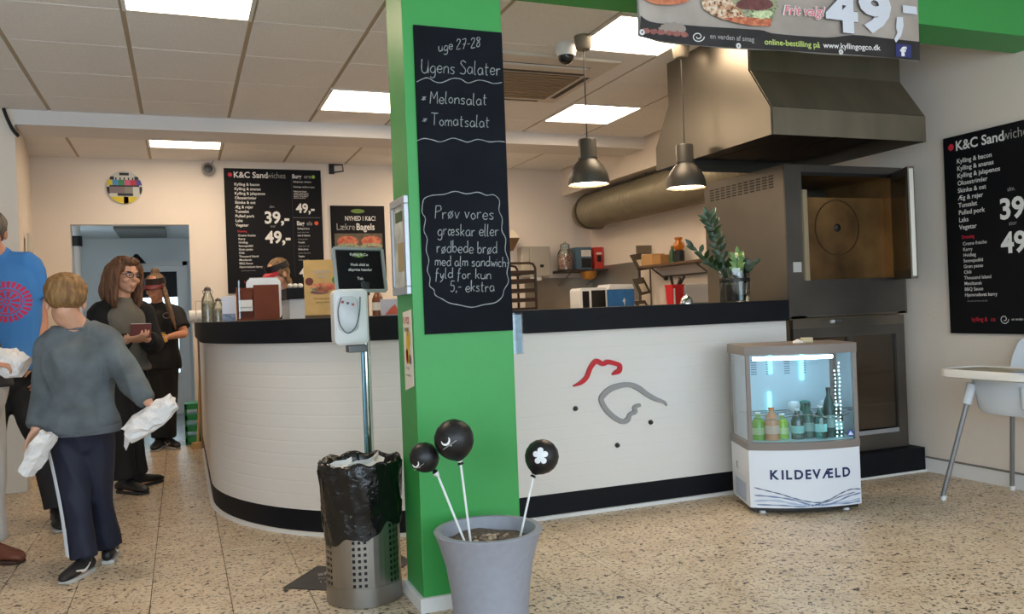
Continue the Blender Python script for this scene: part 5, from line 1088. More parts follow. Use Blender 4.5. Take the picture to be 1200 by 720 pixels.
# steel splashback, shelf with jars on the back wall
MB().box((3.5, YB-.008, .95), (XR-.01, YB, 1.44)).single('splashback', M('splash_steel', (160, 152, 140), .35, .7, var=(2, .2)), 'tall steel splashback panel on the back wall', 'splashback')
MB().box((XR-.008, 7.45, 1.16), (XR, YB-.01, 1.55)).single('side_splashback', M('splash_steel2', (170, 166, 160), .35, .7), 'steel splashback panel on the right wall by the corner', 'splashback')
zs2 = 1.515; t = thing('jar_shelf', 'dark shelf holding jars and boxes across the back wall corner', 'shelf', (3.95, 8.3, zs2-.03))
MB().box((3.84, 8.1, zs2-.025), (XR-.01, YB-.001, zs2)).build('board', M('shelf_dark', (58, 48, 42), .5), t, bevel=.003)
for x in (3.9, 4.25): MB().bar((x, 8.14, zs2-.03), (x, 8.48, zs2-.16), .008, .008).build('bracket', INOX, t)
p = at_y(663, 315, 8.22); p.z = zs2
t = thing('candy_jar', 'large glass jar of red and white sweets on the back shelf', 'jar', p)
MB().lathe(p, [(.001, 0), (.082, 0), (.085, .17), (.066, .215), (.055, .225), (.055, .245)], 22, cap=False).build('glass', GLASS, t, smooth=True)
MB().lathe(p, [(.001, .007), (.079, .007), (.079, .165), (.001, .17)], 18).build('sweets', M('sweets', (170, 70, 60), .5, var=(55, .5), ramp=[(.4, (140, 40, 40)), (.5, (210, 190, 170)), (.6, (150, 60, 50))]), t, smooth=True)
MB().lathe(p+Z_*.245, [(.001, 0), (.052, 0), (.05, .03), (.015, .045), (.012, .06), (.001, .062)], 18).build('lid', GLASS, t, smooth=True)
a, b = at_y(674, 290, 8.2), at_y(694, 315, 8.2)
t = thing('blue_dispenser', 'dark blue cardboard dispenser box on the back shelf', 'box', ((a.x+b.x)/2, 8.25, zs2))
MB().box((a.x, 8.2, zs2), (b.x, 8.4, a.z)).build('box', M('box_slate', (84, 112, 130), .6), t, bevel=.003); MB().box((a.x+.07, 8.192, zs2+.02), (b.x-.01, 8.2, zs2+.12)).build('opening', DARK, t); MB().box((a.x+.07, 8.195, zs2+.14), (b.x-.01, 8.2, a.z-.03)).build('label_patch', PAPER, t)
a, b = at_y(696, 290, 8.2), at_y(712, 315, 8.2); bx1 = min(b.x, XR-.015)
t = thing('red_dispenser', 'red cardboard dispenser box on the back shelf in the corner', 'box', ((a.x+bx1)/2, 8.25, zs2))
MB().box((a.x, 8.19, zs2), (bx1, 8.4, a.z)).build('box', M('box_red', (200, 60, 50), .6), t, bevel=.003); MB().box((a.x+.03, 8.182, zs2+.08), (bx1-.03, 8.19, zs2+.15)).build('opening', DARK, t); MB().box((a.x+.02, 8.184, zs2+.16), (bx1-.02, 8.19, zs2+.18)).build('label_patch', PAPER, t)
p = at_y(691, 317, 8.14); MB().lathe((p.x, 8.16, zs2-.025), [(.001, -.09), (.05, -.085), (.08, -.05), (.088, -.001), (.001, -.001)], 20).single('amber_bowl', M('amber_dull', (176, 122, 52), .4), 'amber half bowl fixed under the back shelf', 'bowl', smooth=True)
# paper towel dispenser
a, b = at_y(612, 289, 8.34), at_y(646, 324, 8.34)
t = thing('towel_dispenser', 'pale paper towel dispenser on the back wall', 'towel dispenser', ((a.x+b.x)/2, 8.42, b.z))
MB().box((a.x, 8.36, b.z), (a.x+.09, YB-.001, a.z)).build('side_case', M('dispenser_side', (186, 178, 164), .5), t, bevel=.01); MB().box((a.x+.09, 8.34, b.z), (b.x, YB-.001, a.z)).build('cover', M('dispenser_grey', (170, 164, 152), .5), t, bevel=.015)
MB().box((a.x+.2, 8.334, b.z+.1), (a.x+.24, 8.342, b.z+.13)).build('lock', DARK, t); MB().box((a.x+.09, 8.36, b.z-.04), (a.x+.22, 8.375, b.z)).build('paper_edge', PAPER, t)
# tray trolley behind the column
t = thing('tray_trolley', 'dark metal trolley of stacked trays behind the counter beside the column', 'trolley', (2.9, 7.5, 0)); TB = M('trolley_brown', (62, 46, 36), .45, .4)
b = at_y(627, 312, 7.35); x1 = b.x; x0 = x1-.46
for x in (x0, x1):
    for y in (7.35, 7.8): MB().cyl((x, y, .04), (x, y, 1.5), .012).build('post', TB, t, smooth=True)
for y in (7.35, 7.8): MB().tube([V((x0, y, 1.5)), V((x0+.02, y, 1.535)), V((x0+.06, y, 1.545)), V((x1-.06, y, 1.545)), V((x1-.02, y, 1.535)), V((x1, y, 1.5))], .012).build('arch', TB, t, smooth=True)
for z in (1.44, 1.36, 1.27, 1.18, 1.09, .9, .7, .5, .3): MB().box((x0, 7.35, z), (x1, 7.8, z+.012)).box((x0, 7.345, z), (x1, 7.355, z+.035)).build('tray', TB, t)
for x in (x0, x1):
    for y in (7.35, 7.8): MB().lathe((x-.012, y, .03), [(.03, 0), (.03, .024)], 14, (1,0,0)).build('castor', DARK, t, smooth=True)
MB().cyl((x0+.2, 7.36, 1.12), (x0+.2, 7.36, 1.54), .01).build('mid_bar', TB, t, smooth=True)
c = at_y(597, 282, 8.35)
t = thing('wall_lamp', 'cream topped tapered wall lamp peeking out beside the chalkboard', 'lamp', c)
MB().rings([[c+V((x*k, y*k, z)) for x, y in ((-1,-1),(1,-1),(1,1),(-1,1))] for z, k in ((-.11, .03), (.02, .085))]).build('shade', M('lamp_brown', (112, 84, 56), .6), t); MB().rings([[c+V((x*k, y*k, z)) for x, y in ((-1,-1),(1,-1),(1,1),(-1,1))] for z, k in ((.022, .088), (.11, .035))]).build('top', M('lamp_cream', (226, 214, 192), .6), t); MB().bar(c+V((0,.05,0)), V((c.x, YB, c.z)), .02, .02).build('arm', INOXD, t)
# low white cabinet and broom at the left
p = at_z(33, 577, 0)
t = thing('low_cabinet', 'low white cabinet by the left wall behind the man in blue', 'cabinet', (p.x-.4, 6.6, 0))
MB().box((p.x-.8, p.y, .0), (p.x, 6.69, .59)).build('body', M('cabinet_white', (206, 198, 186), .5), t, bevel=.004); MB().box((p.x-.81, p.y-.01, .59), (p.x+.01, 6.69, .61)).build('top', WHITE, t, bevel=.003)
a = at_z(230, 523, .0); t = thing('broom', 'wooden broom leaning at the far end of the counter', 'broom', (a.x, 7.9, 0))
q = V((.10, 7.86, 0)); MB().bar((q.x-.05, q.y, .03), (q.x+.08, q.y+.03, .03), .05, .06).build('head', M('broom_wood', (190, 160, 110), .7), t, bevel=.006); MB().cyl((q.x, q.y, .05), (q.x+.06, q.y+.1, .95), .011).build('handle', M('broom_wood', 0), t, smooth=True)
# ================================================================ people
def loft(mb, pts, rad, side, n=16, k=4, cap=True, flat=False):
    """closed tube through pts; rad entries r or (along side, across)"""
    rows = [tuple(p)+((r, r) if not isinstance(r, tuple) else r) for p, r in zip(pts, rad)]
    S = crom(rows, k); P = [V(s[:3]) for s in S]; side = V(side); R = []
    def ring(p, t, a, b):
        s = (side-t*side.dot(t)); s = s.normalized() if s.length > 1e-4 else t.orthogonal().normalized(); o = t.cross(s)
        return [p+s*a*math.cos(2*PI*j/n)+o*b*math.sin(2*PI*j/n) for j in range(n)]
    m = len(P); T = [(P[min(i+1, m-1)]-P[max(i-1, 0)]).normalized() for i in range(m)]
    if cap:
        a, b = S[0][3:]; h = min(a, b)
        for g in (.15, .6, .9): R.append(ring(P[0]-T[0]*h*math.cos(math.asin(g)), T[0], a*g, b*g))
    for i in range(m): R.append(ring(P[i], T[i], S[i][3], S[i][4]))
    if cap and not flat:
        a, b = S[-1][3:]; h = min(a, b)
        for g in (.9, .6, .15): R.append(ring(P[-1]+T[-1]*h*math.cos(math.asin(g)), T[-1], a*g, b*g))
    mb.rings(R)
def remesh(mb, voxel, smooth=6, org=V((0,0,0)), wr=None, cut=None):
    me = bpy.data.meshes.new('volume'); me.from_pydata([p-org for p in mb.v], [], mb.f); me.update()
    bm = bmesh.new(); bm.from_mesh(me); bmesh.ops.recalc_face_normals(bm, faces=bm.faces); bm.to_mesh(me); bm.free()
    o = bpy.data.objects.new('volume', me); COL.objects.link(o)
    r = o.modifiers.new('r', 'REMESH'); r.mode = 'VOXEL'; r.voxel_size = voxel; r.use_smooth_shade = True
    if smooth: s = o.modifiers.new('s', 'SMOOTH'); s.iterations = smooth; s.factor = .5
    dg = bpy.context.evaluated_depsgraph_get(); out = bpy.data.meshes.new_from_object(o.evaluated_get(dg))
    bpy.data.objects.remove(o); bpy.data.meshes.remove(me); out.materials.clear()
    if wr:
        amp, fr, st = wr; nr = [v.normal.copy() for v in out.vertices]
        for v, nn in zip(out.vertices, nr):
            q = v.co; h = noise.noise(V((q.x*fr, q.y*fr, q.z*fr*st)))+.9*(.5-1.6*abs(noise.noise(V((q.x*fr*1.3+7, q.y*fr*1.3, q.z*fr*1.3*st+q.x*4)))))
            v.co = q+nn*amp*h
    out.polygons.foreach_set('use_smooth', [True]*len(out.polygons)); return out
def basis(f, u):
    f = f.normalized(); r = f.cross(u).normalized(); return Matrix((r, f, r.cross(f))).transposed(), r, f, r.cross(f)
def head_mb(mb, c, f, u, s):
    B, r, f, u = basis(f, u)
    def e(x, y, z, a, b, d): mb.ell(c+(r*x+f*y+u*z)*s, (a*s, b*s, d*s), B, 18, 12)
    e(0, -.012, .032, .076, .094, .086); e(0, .022, -.04, .06, .068, .074); e(0, .052, -.088, .03, .03, .026)
    e(0, .088, .0, .010, .016, .03); e(0, .1, -.022, .0145, .018, .014); e(0, .072, .026, .048, .022, .012)
    for k in (-1, 1): e(k*.075, -.006, -.012, .011, .022, .032); e(k*.035, .062, -.03, .026, .026, .022)
    e(0, .084, -.058, .024, .012, .009); e(0, .082, -.07, .02, .012, .008)
def face_parts(parent, c, f, u, s, lips=(168, 108, 92), brow=(92, 66, 44), iris=(70, 90, 100)):
    B, r, f, u = basis(f, u); q = lambda x, y, z: c+(r*x+f*y+u*z)*s
    for k in (-1, 1):
        MB().ell(q(k*.031, .0755, .006), (.0135*s, .011*s, .0075*s), B, 10, 8).build('eye', M('eye_white', (222, 218, 212), .3), parent, smooth=True)
        MB().ell(q(k*.031, .0845, .006), (.0058*s, .004*s, .0058*s), B, 8, 6).build('iris', M('iris_%d' % iris[0], iris, .2), parent, smooth=True)
        MB().ell(q(k*.033, .084, .026), (.02*s, .008*s, .004*s), B, 10, 6).build('eyebrow', M('brow_%d' % brow[0], brow, .8), parent, smooth=True)
    MB().ell(q(0, .0885, -.0595), (.02*s, .0065*s, .0042*s), B, 12, 6).ell(q(0, .0868, -.0685), (.016*s, .0068*s, .0045*s), B, 12, 6).build('lips', M('lips_%d' % lips[0], lips, .5), parent, smooth=True)
def hand_mb(mb, w, d, n, s, curl=.5, thumb=1):
    """w wrist, d along hand, n palm normal (palm faces n), thumb on side = thumb * (d x n)"""
    d = d.normalized(); n = (n-d*n.dot(d)).normalized(); side = d.cross(n)
    loft(mb, [w, w+d*.035*s, w+d*.085*s], [(.024*s, .019*s), (.036*s, .016*s), (.04*s, .013*s)], side, 12, 3)
    for i, (off, L) in enumerate(((.030, .078), (.0105, .088), (-.0095, .082), (-.029, .065))):
        b = w+d*.085*s+side*(off*thumb*s); P = [b-d*.02*s]; dirv = d.copy(); q = b
        for j, fr in enumerate((.45, .32, .25)):
            ang = curl*(.55+.35*j); dirv = (d*math.cos(ang*(j+1)*.6)+n*math.sin(ang*(j+1)*.6)+side*thumb*off*2.0).normalized(); q = q+dirv*L*fr*s; P.append(q)
        loft(mb, P, [.0095*s, .009*s, .0082*s, .0068*s], side, 8, 3)
    b = w+d*.03*s+side*thumb*.03*s; P = [b, b+(d*.6+side*thumb*.75+n*.25).normalized()*.035*s]; P.append(P[-1]+(d*.8+side*thumb*.35+n*.5).normalized()*.03*s); P.append(P[-1]+(d*.85+n*.6).normalized()*.024*s)
    loft(mb, P, [.0125*s, .011*s, .0095*s, .0075*s], n, 8, 3)
def shoe(parent, an, toe, s, upper, sole_c, name='shoe', logo=None):
    """an: ankle centre; toe: point on floor"""
    fl = V((an.x, an.y, 0)); d = V((toe.x-an.x, toe.y-an.y, 0)); d.normalize(); sd = V((d.y, -d.x, 0)); heel = fl-d*.055*s; mb = MB(); L = .27*s
    pts = [(0, .034, .056), (.04, .04, .06), (.09, .042, .066), (.14, .046, .056), (.19, .048, .046), (.235, .043, .038), (.262, .028, .028)]
    loft(mb, [heel+d*x*s+Z_*(h*.62+.014)*s for x, w, h in pts], [(w*s, h*.62*s) for x, w, h in pts], sd, 14, 3)
    loft(mb, [an+Z_*.01*s, fl+d*.01*s+Z_*.05*s], [(.042*s, .046*s), (.04*s, .055*s)], sd, 12, 3)
    mb.v = [V((q.x, q.y, max(q.z, .016*s))) for q in mb.v]
    o = mesh_child(name, remesh(mb, .006, 4, WL[parent.name]), upper, parent)
    so = MB(); R = []
    for z, g in ((0, .96), (.006, 1), (.016*s, 1), (.02*s, .97)):
        ring = []
        for x, w, h in pts: ring.append(heel+d*x*s*g+sd*(w-.001)*s*g+Z_*z)
        for x, w, h in reversed(pts): ring.append(heel+d*x*s*g-sd*(w-.001)*s*g+Z_*z)
        R.append(ring)
    so.rings(R).build('sole', sole_c, o, smooth=True)
    if logo:
        for k in (-1, 1):
            P = crom([tuple(heel+d*x*s+sd*k*(w+.0005)*s+Z_*z*s) for x, w, z in ((.05, .038, .075), (.09, .042, .05), (.13, .044, .04), (.17, .045, .05), (.205, .043, .06))], 4)
            ribbon(P, [.005*s+.011*s*math.sin(PI*i/(len(P)-1)) for i in range(len(P))], sd*k).build('side_flash', logo, o, fixn=False)
    return o
SKIN = M('skin_light', (212, 160, 132), .5, var=(18, .06)); SKIN2 = M('skin_tan', (196, 138, 108), .5, var=(18, .06))
def person(label, J, s, skin, loc, face=True, hc={}, **kw):
    t = thing('person', label, 'person', loc); mb = MB(); sd = J['side'].normalized()
    head_mb(mb, J['head'], J['hf'], J['hu'], J.get('hs', s))
    hb = J['head']-J['hu']*.06*s-J['hf']*.02*s
    loft(mb, [hb, J['neck']], [.05*s*J.get('nk', 1), .056*s*J.get('nk', 1)], sd, 14, 3)
    w = J.get('wide', 1)
    loft(mb, [J['neck']+(J['chest']-J['neck'])*.12, J['neck'].lerp(J['chest'], .45), J['chest'], J['waist'], J['pelvis'], J['pelvis']-Z_*.07*s],
         [(.075*s, .06*s), (.13*s*w, .085*s), (.142*s*w, .1*s*w), (.122*s*w, .09*s*w), (.15*s*w, .105*s*w), (.1*s, .09*s)], sd, 18, 4)
    for k in 'LR':
        loft(mb, [J['neck'].lerp(J['sh'+k], .5), J['sh'+k], J['sh'+k].lerp(J['el'+k], .5), J['el'+k], J['el'+k].lerp(J['wr'+k], .35), J['wr'+k]], [.05*s, .048*s, .043*s, .037*s, .037*s, .026*s], sd, 12, 3)
        if J.get('hand'+k): d, n, c, th = J['hand'+k]; hand_mb(mb, J['wr'+k], d, n, J.get('hands', s*.98), c, th)
        loft(mb, [J['pelvis'].lerp(J['hip'+k], .5), J['hip'+k], J['hip'+k].lerp(J['kn'+k], .5), J['kn'+k], J['kn'+k].lerp(J['an'+k], .35), J['an'+k]], [.085*s, .082*s, .068*s, .05*s, .052*s, .034*s], sd, 12, 3)
        fl = V((J['an'+k].x, J['an'+k].y, .03*s)); dd = (J['toe'+k]-fl); dd.z = 0; dd.normalize()
        loft(mb, [J['an'+k], fl+dd*.02*s, fl+dd*.14*s], [.034*s, (.032*s, .028*s), (.034*s, .016*s)], V((dd.y, -dd.x, 0)), 10, 3)
    body = mesh_child('body', remesh(mb, .0048, 3, WL[t.name]), skin, t)
    if face: face_parts(body, J['head'], J['hf'], J['hu'], J.get('hs', s), **hc)
    return t, body
def top_garment(name, J, s, mat, t, sleeve=1.0, ease=.018, hem=None, wide=1, wr=(.006, 9, .6), voxel=.009, collar=.5, shift=V((0,0,0)), torso=True, dep=1):
    mb = MB(); sd = J['side'].normalized(); e = ease; w = J.get('wide', 1)*wide; hem = hem or J['pelvis']
    PV = J['pelvis'] if hem.z < J['pelvis'].z-.015 else J['waist'].lerp(hem, .6)
    if torso: loft(mb, [J['neck'].lerp(J['chest'], -.02)+shift, J['neck'].lerp(J['chest'], .2)+shift, J['neck'].lerp(J['chest'], .5)+shift, J['chest']+shift, J['waist']+shift, PV+shift, hem+shift],
         [(.07*s, .062*s), (.115*s*w+e*.5, .08*s), (.138*s*w+e, .092*s*dep+e), (.146*s*w+e, .104*s*w*dep+e), (.132*s*w+e, .096*s*w*dep+e), (.15*s*w+e, .112*s*w*dep+e), (.15*s*w+e, .112*s*w*dep+e)], sd, 20, 4, flat=True)
    for k in 'LR':
        A, B_, C_ = J['sh'+k], J['el'+k], J['wr'+k]; P = [J['neck'].lerp(A, .55), A, A.lerp(B_, .5), B_]; R = [.055*s+e*.6, .052*s+e, .047*s+e, .041*s+e]
        if sleeve >= 1: P += [B_.lerp(C_, .4), B_.lerp(C_, .93)]; R += [.039*s+e, .03*s+e*.75]
        else: P = P[:2]+[A.lerp(B_, sleeve*.5), A.lerp(B_, sleeve)]; R = R[:2]+[.05*s+e*1.1, .049*s+e*1.25]
        if sleeve: loft(mb, P, R, sd, 14, 3, flat=True)
    return mesh_child(name, remesh(mb, voxel, 4, WL[t.name], wr), mat, t)
def trousers(J, s, mat, t, ease=.014, wr=(.007, 8, .5), lo=.96, cuff=.012, voxel=.009):
    mb = MB(); sd = J['side'].normalized(); e = ease; w = J.get('wide', 1)
    loft(mb, [J['waist'].lerp(J['pelvis'], .6), J['pelvis'], J['pelvis']-Z_*.06*s], [(.135*s*w+e, .1*s*w+e), (.152*s*w+e, .108*s*w+e), (.125*s+e, .1*s+e)], sd, 18, 3)
    for k in 'LR':
        H, K, A = J['hip'+k], J['kn'+k], J['an'+k]
        loft(mb, [J['pelvis'].lerp(H, .6), H, H.lerp(K, .5), K, K.lerp(A, .4), K.lerp(A, lo)], [.085*s+e, .085*s+e, .071*s+e, .055*s+e, .053*s+e, .04*s+e+cuff], sd, 14, 3, flat=True)
    return mesh_child('trousers', remesh(mb, voxel, 4, WL[t.name], wr), mat, t)
def hair_mesh(mb, org, amp=.004, fr=40, st=.25, voxel=.006): return remesh(mb, voxel, 3, org, (amp, fr, st))
def hair_mat(name, a, b): return M(name, a, .55, var=(60, .3), ramp=[(.35, a), (.65, b)], bump=(90, .6), vscale=(1, 1, .18))
def paper_bag(label, a, b, r, seed, tail=None):
    a, b = V(a), V(b); d = (b-a).normalized(); rs = random.Random(seed); mb = MB(); R = []; n = 14; s = d.orthogonal().normalized(); o = d.cross(s)
    for i in range(9):
        f = i/8; rr = r*(.55+.45*math.sin(PI*(.18+.7*f)))
        R.append([a.lerp(b, f)+(s*math.cos(2*PI*j/n)+o*.72*math.sin(2*PI*j/n))*rr*rs.uniform(.8, 1.12)+d*rs.uniform(-.008, .008) for j in range(n)])
    mb.rings(R)
    if tail:
        q = V(tail); m = MB(); mb.rings([[a+s*r*.5, a-s*r*.5, a-s*r*.5+o*.004, a+s*r*.5+o*.004], [q+s*r*.2, q-s*r*.2, q-s*r*.2+o*.004, q+s*r*.2+o*.004]])
    return mb.single('paper_bag', M('bag_paper', (224, 220, 218), .75, bump=(35, .5)), label, 'paper bag')
C = lambda x, y, d: at_d(x, y, d)

# ---- boy in grey sweatshirt, seen from behind
D = 3.85; s = .80
J = dict(head=C(77, 354, 3.83), hf=cdir(-.45, .82, -.36), hu=cdir(-.16, .34, .92), hs=.98, nk=1.15, neck=C(91, 384, 3.87), chest=C(91, 425, 3.86), waist=C(94, 470, 3.87), pelvis=C(96, 503, 3.87), side=cdir(1, .12, 0), wide=1.12,
    shL=C(60, 404, 3.84), elL=C(52, 458, 3.81), wrL=C(42, 503, 3.75), shR=C(123, 400, 3.88), elR=C(150, 440, 3.85), wrR=C(174, 472, 3.80),
    hipL=C(83, 516, 3.86), knL=C(90, 590, 3.80), anL=C(99, 656, 3.79), hipR=C(111, 516, 3.89), knR=C(117, 584, 3.92), anR=C(127, 641, 3.97), toeL=at_z(74, 686, 0), toeR=at_z(136, 640, 0))
J['handL'] = (cdir(-.35, -.1, -.9), cdir(.9, -.3, -.3), .9, -1); J['handR'] = (cdir(.45, -.2, -.85), cdir(-.3, -.6, -.7), .9, 1)
J['anL'].z = max(J['anL'].z, .07); J['anR'].z = max(J['anR'].z, .07)
t, body = person('boy seen from behind in grey sweatshirt and navy track trousers holding two paper bags', J, s, SKIN, V((C(96, 660, 3.85).x, C(96, 660, 3.85).y, 0)))
SW = M('sweatshirt_grey', (92, 99, 103), .9, var=(9, .28), bump=(220, .25))
top_garment('sweatshirt', J, s, SW, t, 1.0, .026, C(96, 506, 3.87), 1.02, (.015, 9, .45))
mb = MB(); loft(mb, [J['neck'].lerp(J['chest'], -.0), J['neck'].lerp(J['chest'], .08)], [(.066, .058), (.078, .066)], J['side'], 18, 2, False); mesh_child('collar', remesh(mb, .006, 3, WL[t.name]), M('collar_grey', (92, 98, 104), .9), t)
mb = MB(); loft(mb, [C(96, 499, 3.87), C(96.5, 508, 3.87)], [(.172, .13), (.166, .125)], J['side'], 22, 2, False); mb.build('hem_band', M('collar_grey', 0), t, smooth=True)
TR_ = M('navy_track', (13, 19, 42), .7, var=(8, .2)); trousers(J, s, TR_, t, .015, (.010, 9, .4), 1.0, .014)
tc = (RT*-.75-FW*.66).normalized()
for off in (-.018, 0, .018):
    P = crom([tuple(J['hipL']-Z_*.0+tc*.100), tuple(J['hipL'].lerp(J['knL'], .5)+tc*.082), tuple(J['knL']+tc*.068), tuple(J['knL'].lerp(J['anL'], .5)+tc*.066), tuple(J['knL'].lerp(J['anL'], .93)+tc*.067)], 8)
    sh_ = tc.cross(Z_).normalized()*off
    MB().tube([V(q)+sh_ for q in P], .0032, 6).build('side_stripe', M('stripe_white', (205, 208, 212), .7), t, smooth=True)
BKS = M('shoe_black', (22, 22, 25), .5); WSO = M('sole_white', (190, 188, 184), .6); DSO = M('sole_dark', (40, 38, 36), .7)
shoe(t, J['anL'], J['toeL'], .78, BKS, WSO, logo=INK); shoe(t, J['anR'], J['toeR'], .78, BKS, WSO, logo=INK)
mb = MB(); B, r_, f_, u_ = basis(J['hf'], J['hu']); hs = J['hs']; c = J['head']
mb.ell(c+(f_*-.02+u_*.05)*hs, (.092*hs, .103*hs, .08*hs), B, 20, 14); mb.ell(c+(f_*-.045+u_*.014)*hs, (.087*hs, .07*hs, .068*hs), B, 20, 14); mb.ell(c+(f_*.05+u_*.07)*hs, (.066*hs, .045*hs, .045*hs), B, 16, 10)
for k in (-1, 1): mb.ell(c+(r_*k*.062+f_*.015+u_*.035)*hs, (.026*hs, .06*hs, .05*hs), B, 12, 10)
mb.ell(c+(f_*-.06+u_*-.025)*hs, (.062*hs, .035*hs, .028*hs), B, 14, 10)
hb = mesh_child('hair', hair_mesh(mb, WL[t.name], .005, 45, .3), hair_mat('hair_blond', (150, 112, 66), (112, 80, 46)), t)
paper_bag('crumpled white paper bag in the boy\'s left hand, by the trouser stripes', C(57, 508, 3.70), C(30, 556, 3.66), .052, 2)
paper_bag('long white paper bag held out in the boy\'s right hand', C(150, 510, 3.76), C(204, 470, 3.80), .062, 3, C(147, 526, 3.76))

# ---- woman in black cardigan
D = 5.63; s = .97
J = dict(head=C(147, 323, 5.60), hf=cdir(.86, -.50, -.06), hu=cdir(.02, .05, 1), hs=1.0, neck=C(142, 356, 5.62), chest=C(143, 384, 5.62), waist=C(146, 424, 5.62), pelvis=C(146, 449, 5.62), side=cdir(-.5, -.86, 0), wide=.98,
    shR=C(117, 369, 5.52), elR=C(121, 415, 5.46), wrR=C(150, 398, 5.36), shL=C(167, 367, 5.76), elL=C(180, 404, 5.72), wrL=C(172, 397, 5.48),
    hipR=C(139, 459, 5.56), knR=C(143, 507, 5.54), anR=C(146, 562, 5.56), hipL=C(153, 459, 5.68), knL=C(154, 505, 5.68), anL=C(160, 555, 5.74), toeR=at_z(160, 579, 0), toeL=at_z(175, 568, 0))
J['anR'].z = J['anL'].z = .08
J['handR'] = (cdir(.85, -.2, .1), cdir(0, .3, .95), .7, -1); J['handL'] = (cdir(-.4, -.75, -.1), cdir(-.3, .2, .9), .7, 1)
t, body = person('woman with shoulder-length auburn hair in black cardigan holding a red wallet', J, s, SKIN, V((C(148, 560, 5.63).x, C(148, 560, 5.63).y, 0)))
FWD = cdir(.86, -.5, 0)
top_garment('tunic', J, s, M('tunic_grey', (104, 100, 92), .85, var=(10, .15)), t, 0, .016, C(150, 434, 5.62)-Z_*.03, 1.0, (.008, 8, .5), shift=FWD*.012)
top_garment('cardigan', J, s, M('black_knit', (17, 17, 19), .9, bump=(120, .4)), t, 1.0, .03, C(144, 440, 5.62)-Z_*.06, 1.04, (.008, 8, .5), shift=FWD*-.05, collar=.3, dep=.9)
trousers(J, s, M('black_trousers', (18, 18, 21), .8, var=(8, .2)), t, .02, (.008, 7, .5), .95, .02)
shoe(t, J['anR'], J['toeR'], .93, BKS, DSO); shoe(t, J['anL'], J['toeL'], .93, BKS, DSO)
mb = MB(); B, r_, f_, u_ = basis(J['hf'], J['hu']); hs = 1.0; c = J['head']
mb.ell(c+(f_*-.025+u_*.045), (.088, .1, .085), B, 20, 14); mb.ell(c+(f_*.045+u_*.092), (.06, .045, .03), B, 14, 10)
for k in (-1, 1):
    loft(mb, [c+r_*k*.07+f_*.02+u_*.06, c+r_*k*.088+f_*.0+u_*.0, c+r_*k*.092-f_*.005-u_*.09, c+r_*k*.09+f_*.012-u_*.17, c+r_*k*.082+f_*.03-u_*.21], [(.045, .03), (.055, .026), (.06, .026), (.05, .022), (.02, .012)], f_, 14, 4)
    loft(mb, [c+r_*k*.05-f_*.07+u_*.04, c+r_*k*.062-f_*.085-u_*.05, c+r_*k*.066-f_*.085-u_*.13, c+r_*k*.06-f_*.085-u_*.19], [(.04, .05), (.05, .05), (.05, .05), (.02, .02)], f_, 14, 4)
loft(mb, [c-f_*.085+u_*.03, c-f_*.1-u_*.06, c-f_*.105-u_*.14, c-f_*.1-u_*.2], [(.05, .055), (.045, .06), (.04, .06), (.015, .03)], f_, 14, 4)
mesh_child('hair', hair_mesh(mb, WL[t.name], .006, 38, .2), hair_mat('hair_auburn', (122, 82, 54), (82, 52, 34)), t)
g = MB()
for k in (-1, 1):
    q = c+r_*k*.033+f_*.094+u_*.004; g.tube([q+(r_*math.cos(a)*.024+u_*math.sin(a)*.017)-f_*.006*math.cos(a)*k for a in [2*PI*i/16 for i in range(17)]], .0022, 6)
    g.tube([c+r_*k*.056+f_*.09+u_*.008, c+r_*k*.08+f_*.05+u_*.008, c+r_*k*.084-f_*.01+u_*.0], .0022, 6)
g.tube([c-r_*.01+f_*.098+u_*.008, c+f_*.106+u_*.012, c+r_*.01+f_*.098+u_*.008], .002, 6); g.build('glasses', DARK, t, smooth=True)
p0 = C(165, 388, 5.36); w = thing('wallet', 'dark red wallet held by the woman in the cardigan', 'wallet', p0-Z_*.05); a = cdir(1, .15, .02); b_ = cdir(-.05, .3, .95)
MB().obox(p0, a*.062, b_*.045, a.cross(b_)*.008).build('cover', M('wallet_red', (92, 36, 34), .5), w, bevel=.004); MB().obox(p0+b_*.042, a*.06, b_*.006, a.cross(b_)*.005).build('pages', PAPER, w)

# ---- staff in visor at the counter end
s = .93
BLK = M('polo_black', (18, 19, 22), .8, var=(9, .2))
J = dict(head=C(182, 337, 7.46), hf=cdir(.05, -.96, -.26), hu=cdir(0, -.25, .97), hs=1.0, neck=C(184, 359, 7.50), chest=C(187, 377, 7.50), waist=C(189, 404, 7.50), pelvis=C(190, 422, 7.50), side=cdir(1, .15, 0), wide=.98,
    shL=C(207, 368, 7.52), elL=C(216, 391, 7.46), wrL=C(198, 395, 7.26), shR=C(166, 367, 7.5), elR=C(160, 392, 7.42), wrR=C(178, 396, 7.24),
    hipL=C(196, 432, 7.5), knL=C(197, 474, 7.46), anL=C(197, 517, 7.5), hipR=C(183, 432, 7.5), knR=C(186, 475, 7.48), anR=C(187, 519, 7.46), toeL=at_z(208, 527, 0), toeR=at_z(179, 531, 0))
J['anL'].z = J['anR'].z = .08
J['handL'] = (cdir(-.9, -.35, -.05), cdir(-.1, .5, -.8), .6, -1); J['handR'] = (cdir(.9, -.3, 0), cdir(.1, .5, -.8), .6, 1)
t, body = person('staff member in black polo and dark red visor standing in front of the back doorway', J, s, SKIN2, V((C(191, 520, 7.5).x, C(191, 520, 7.5).y, 0)))
top_garment('polo_shirt', J, s, BLK, t, .72, .022, C(190, 432, 7.5), 1.03, (.008, 8, .5))
trousers(J, s, M('black_trousers', 0), t, .022, (.008, 7, .5), .95, .015); shoe(t, J['anL'], J['toeL'], .95, BKS, WSO, logo=INK); shoe(t, J['anR'], J['toeR'], .95, BKS, WSO)
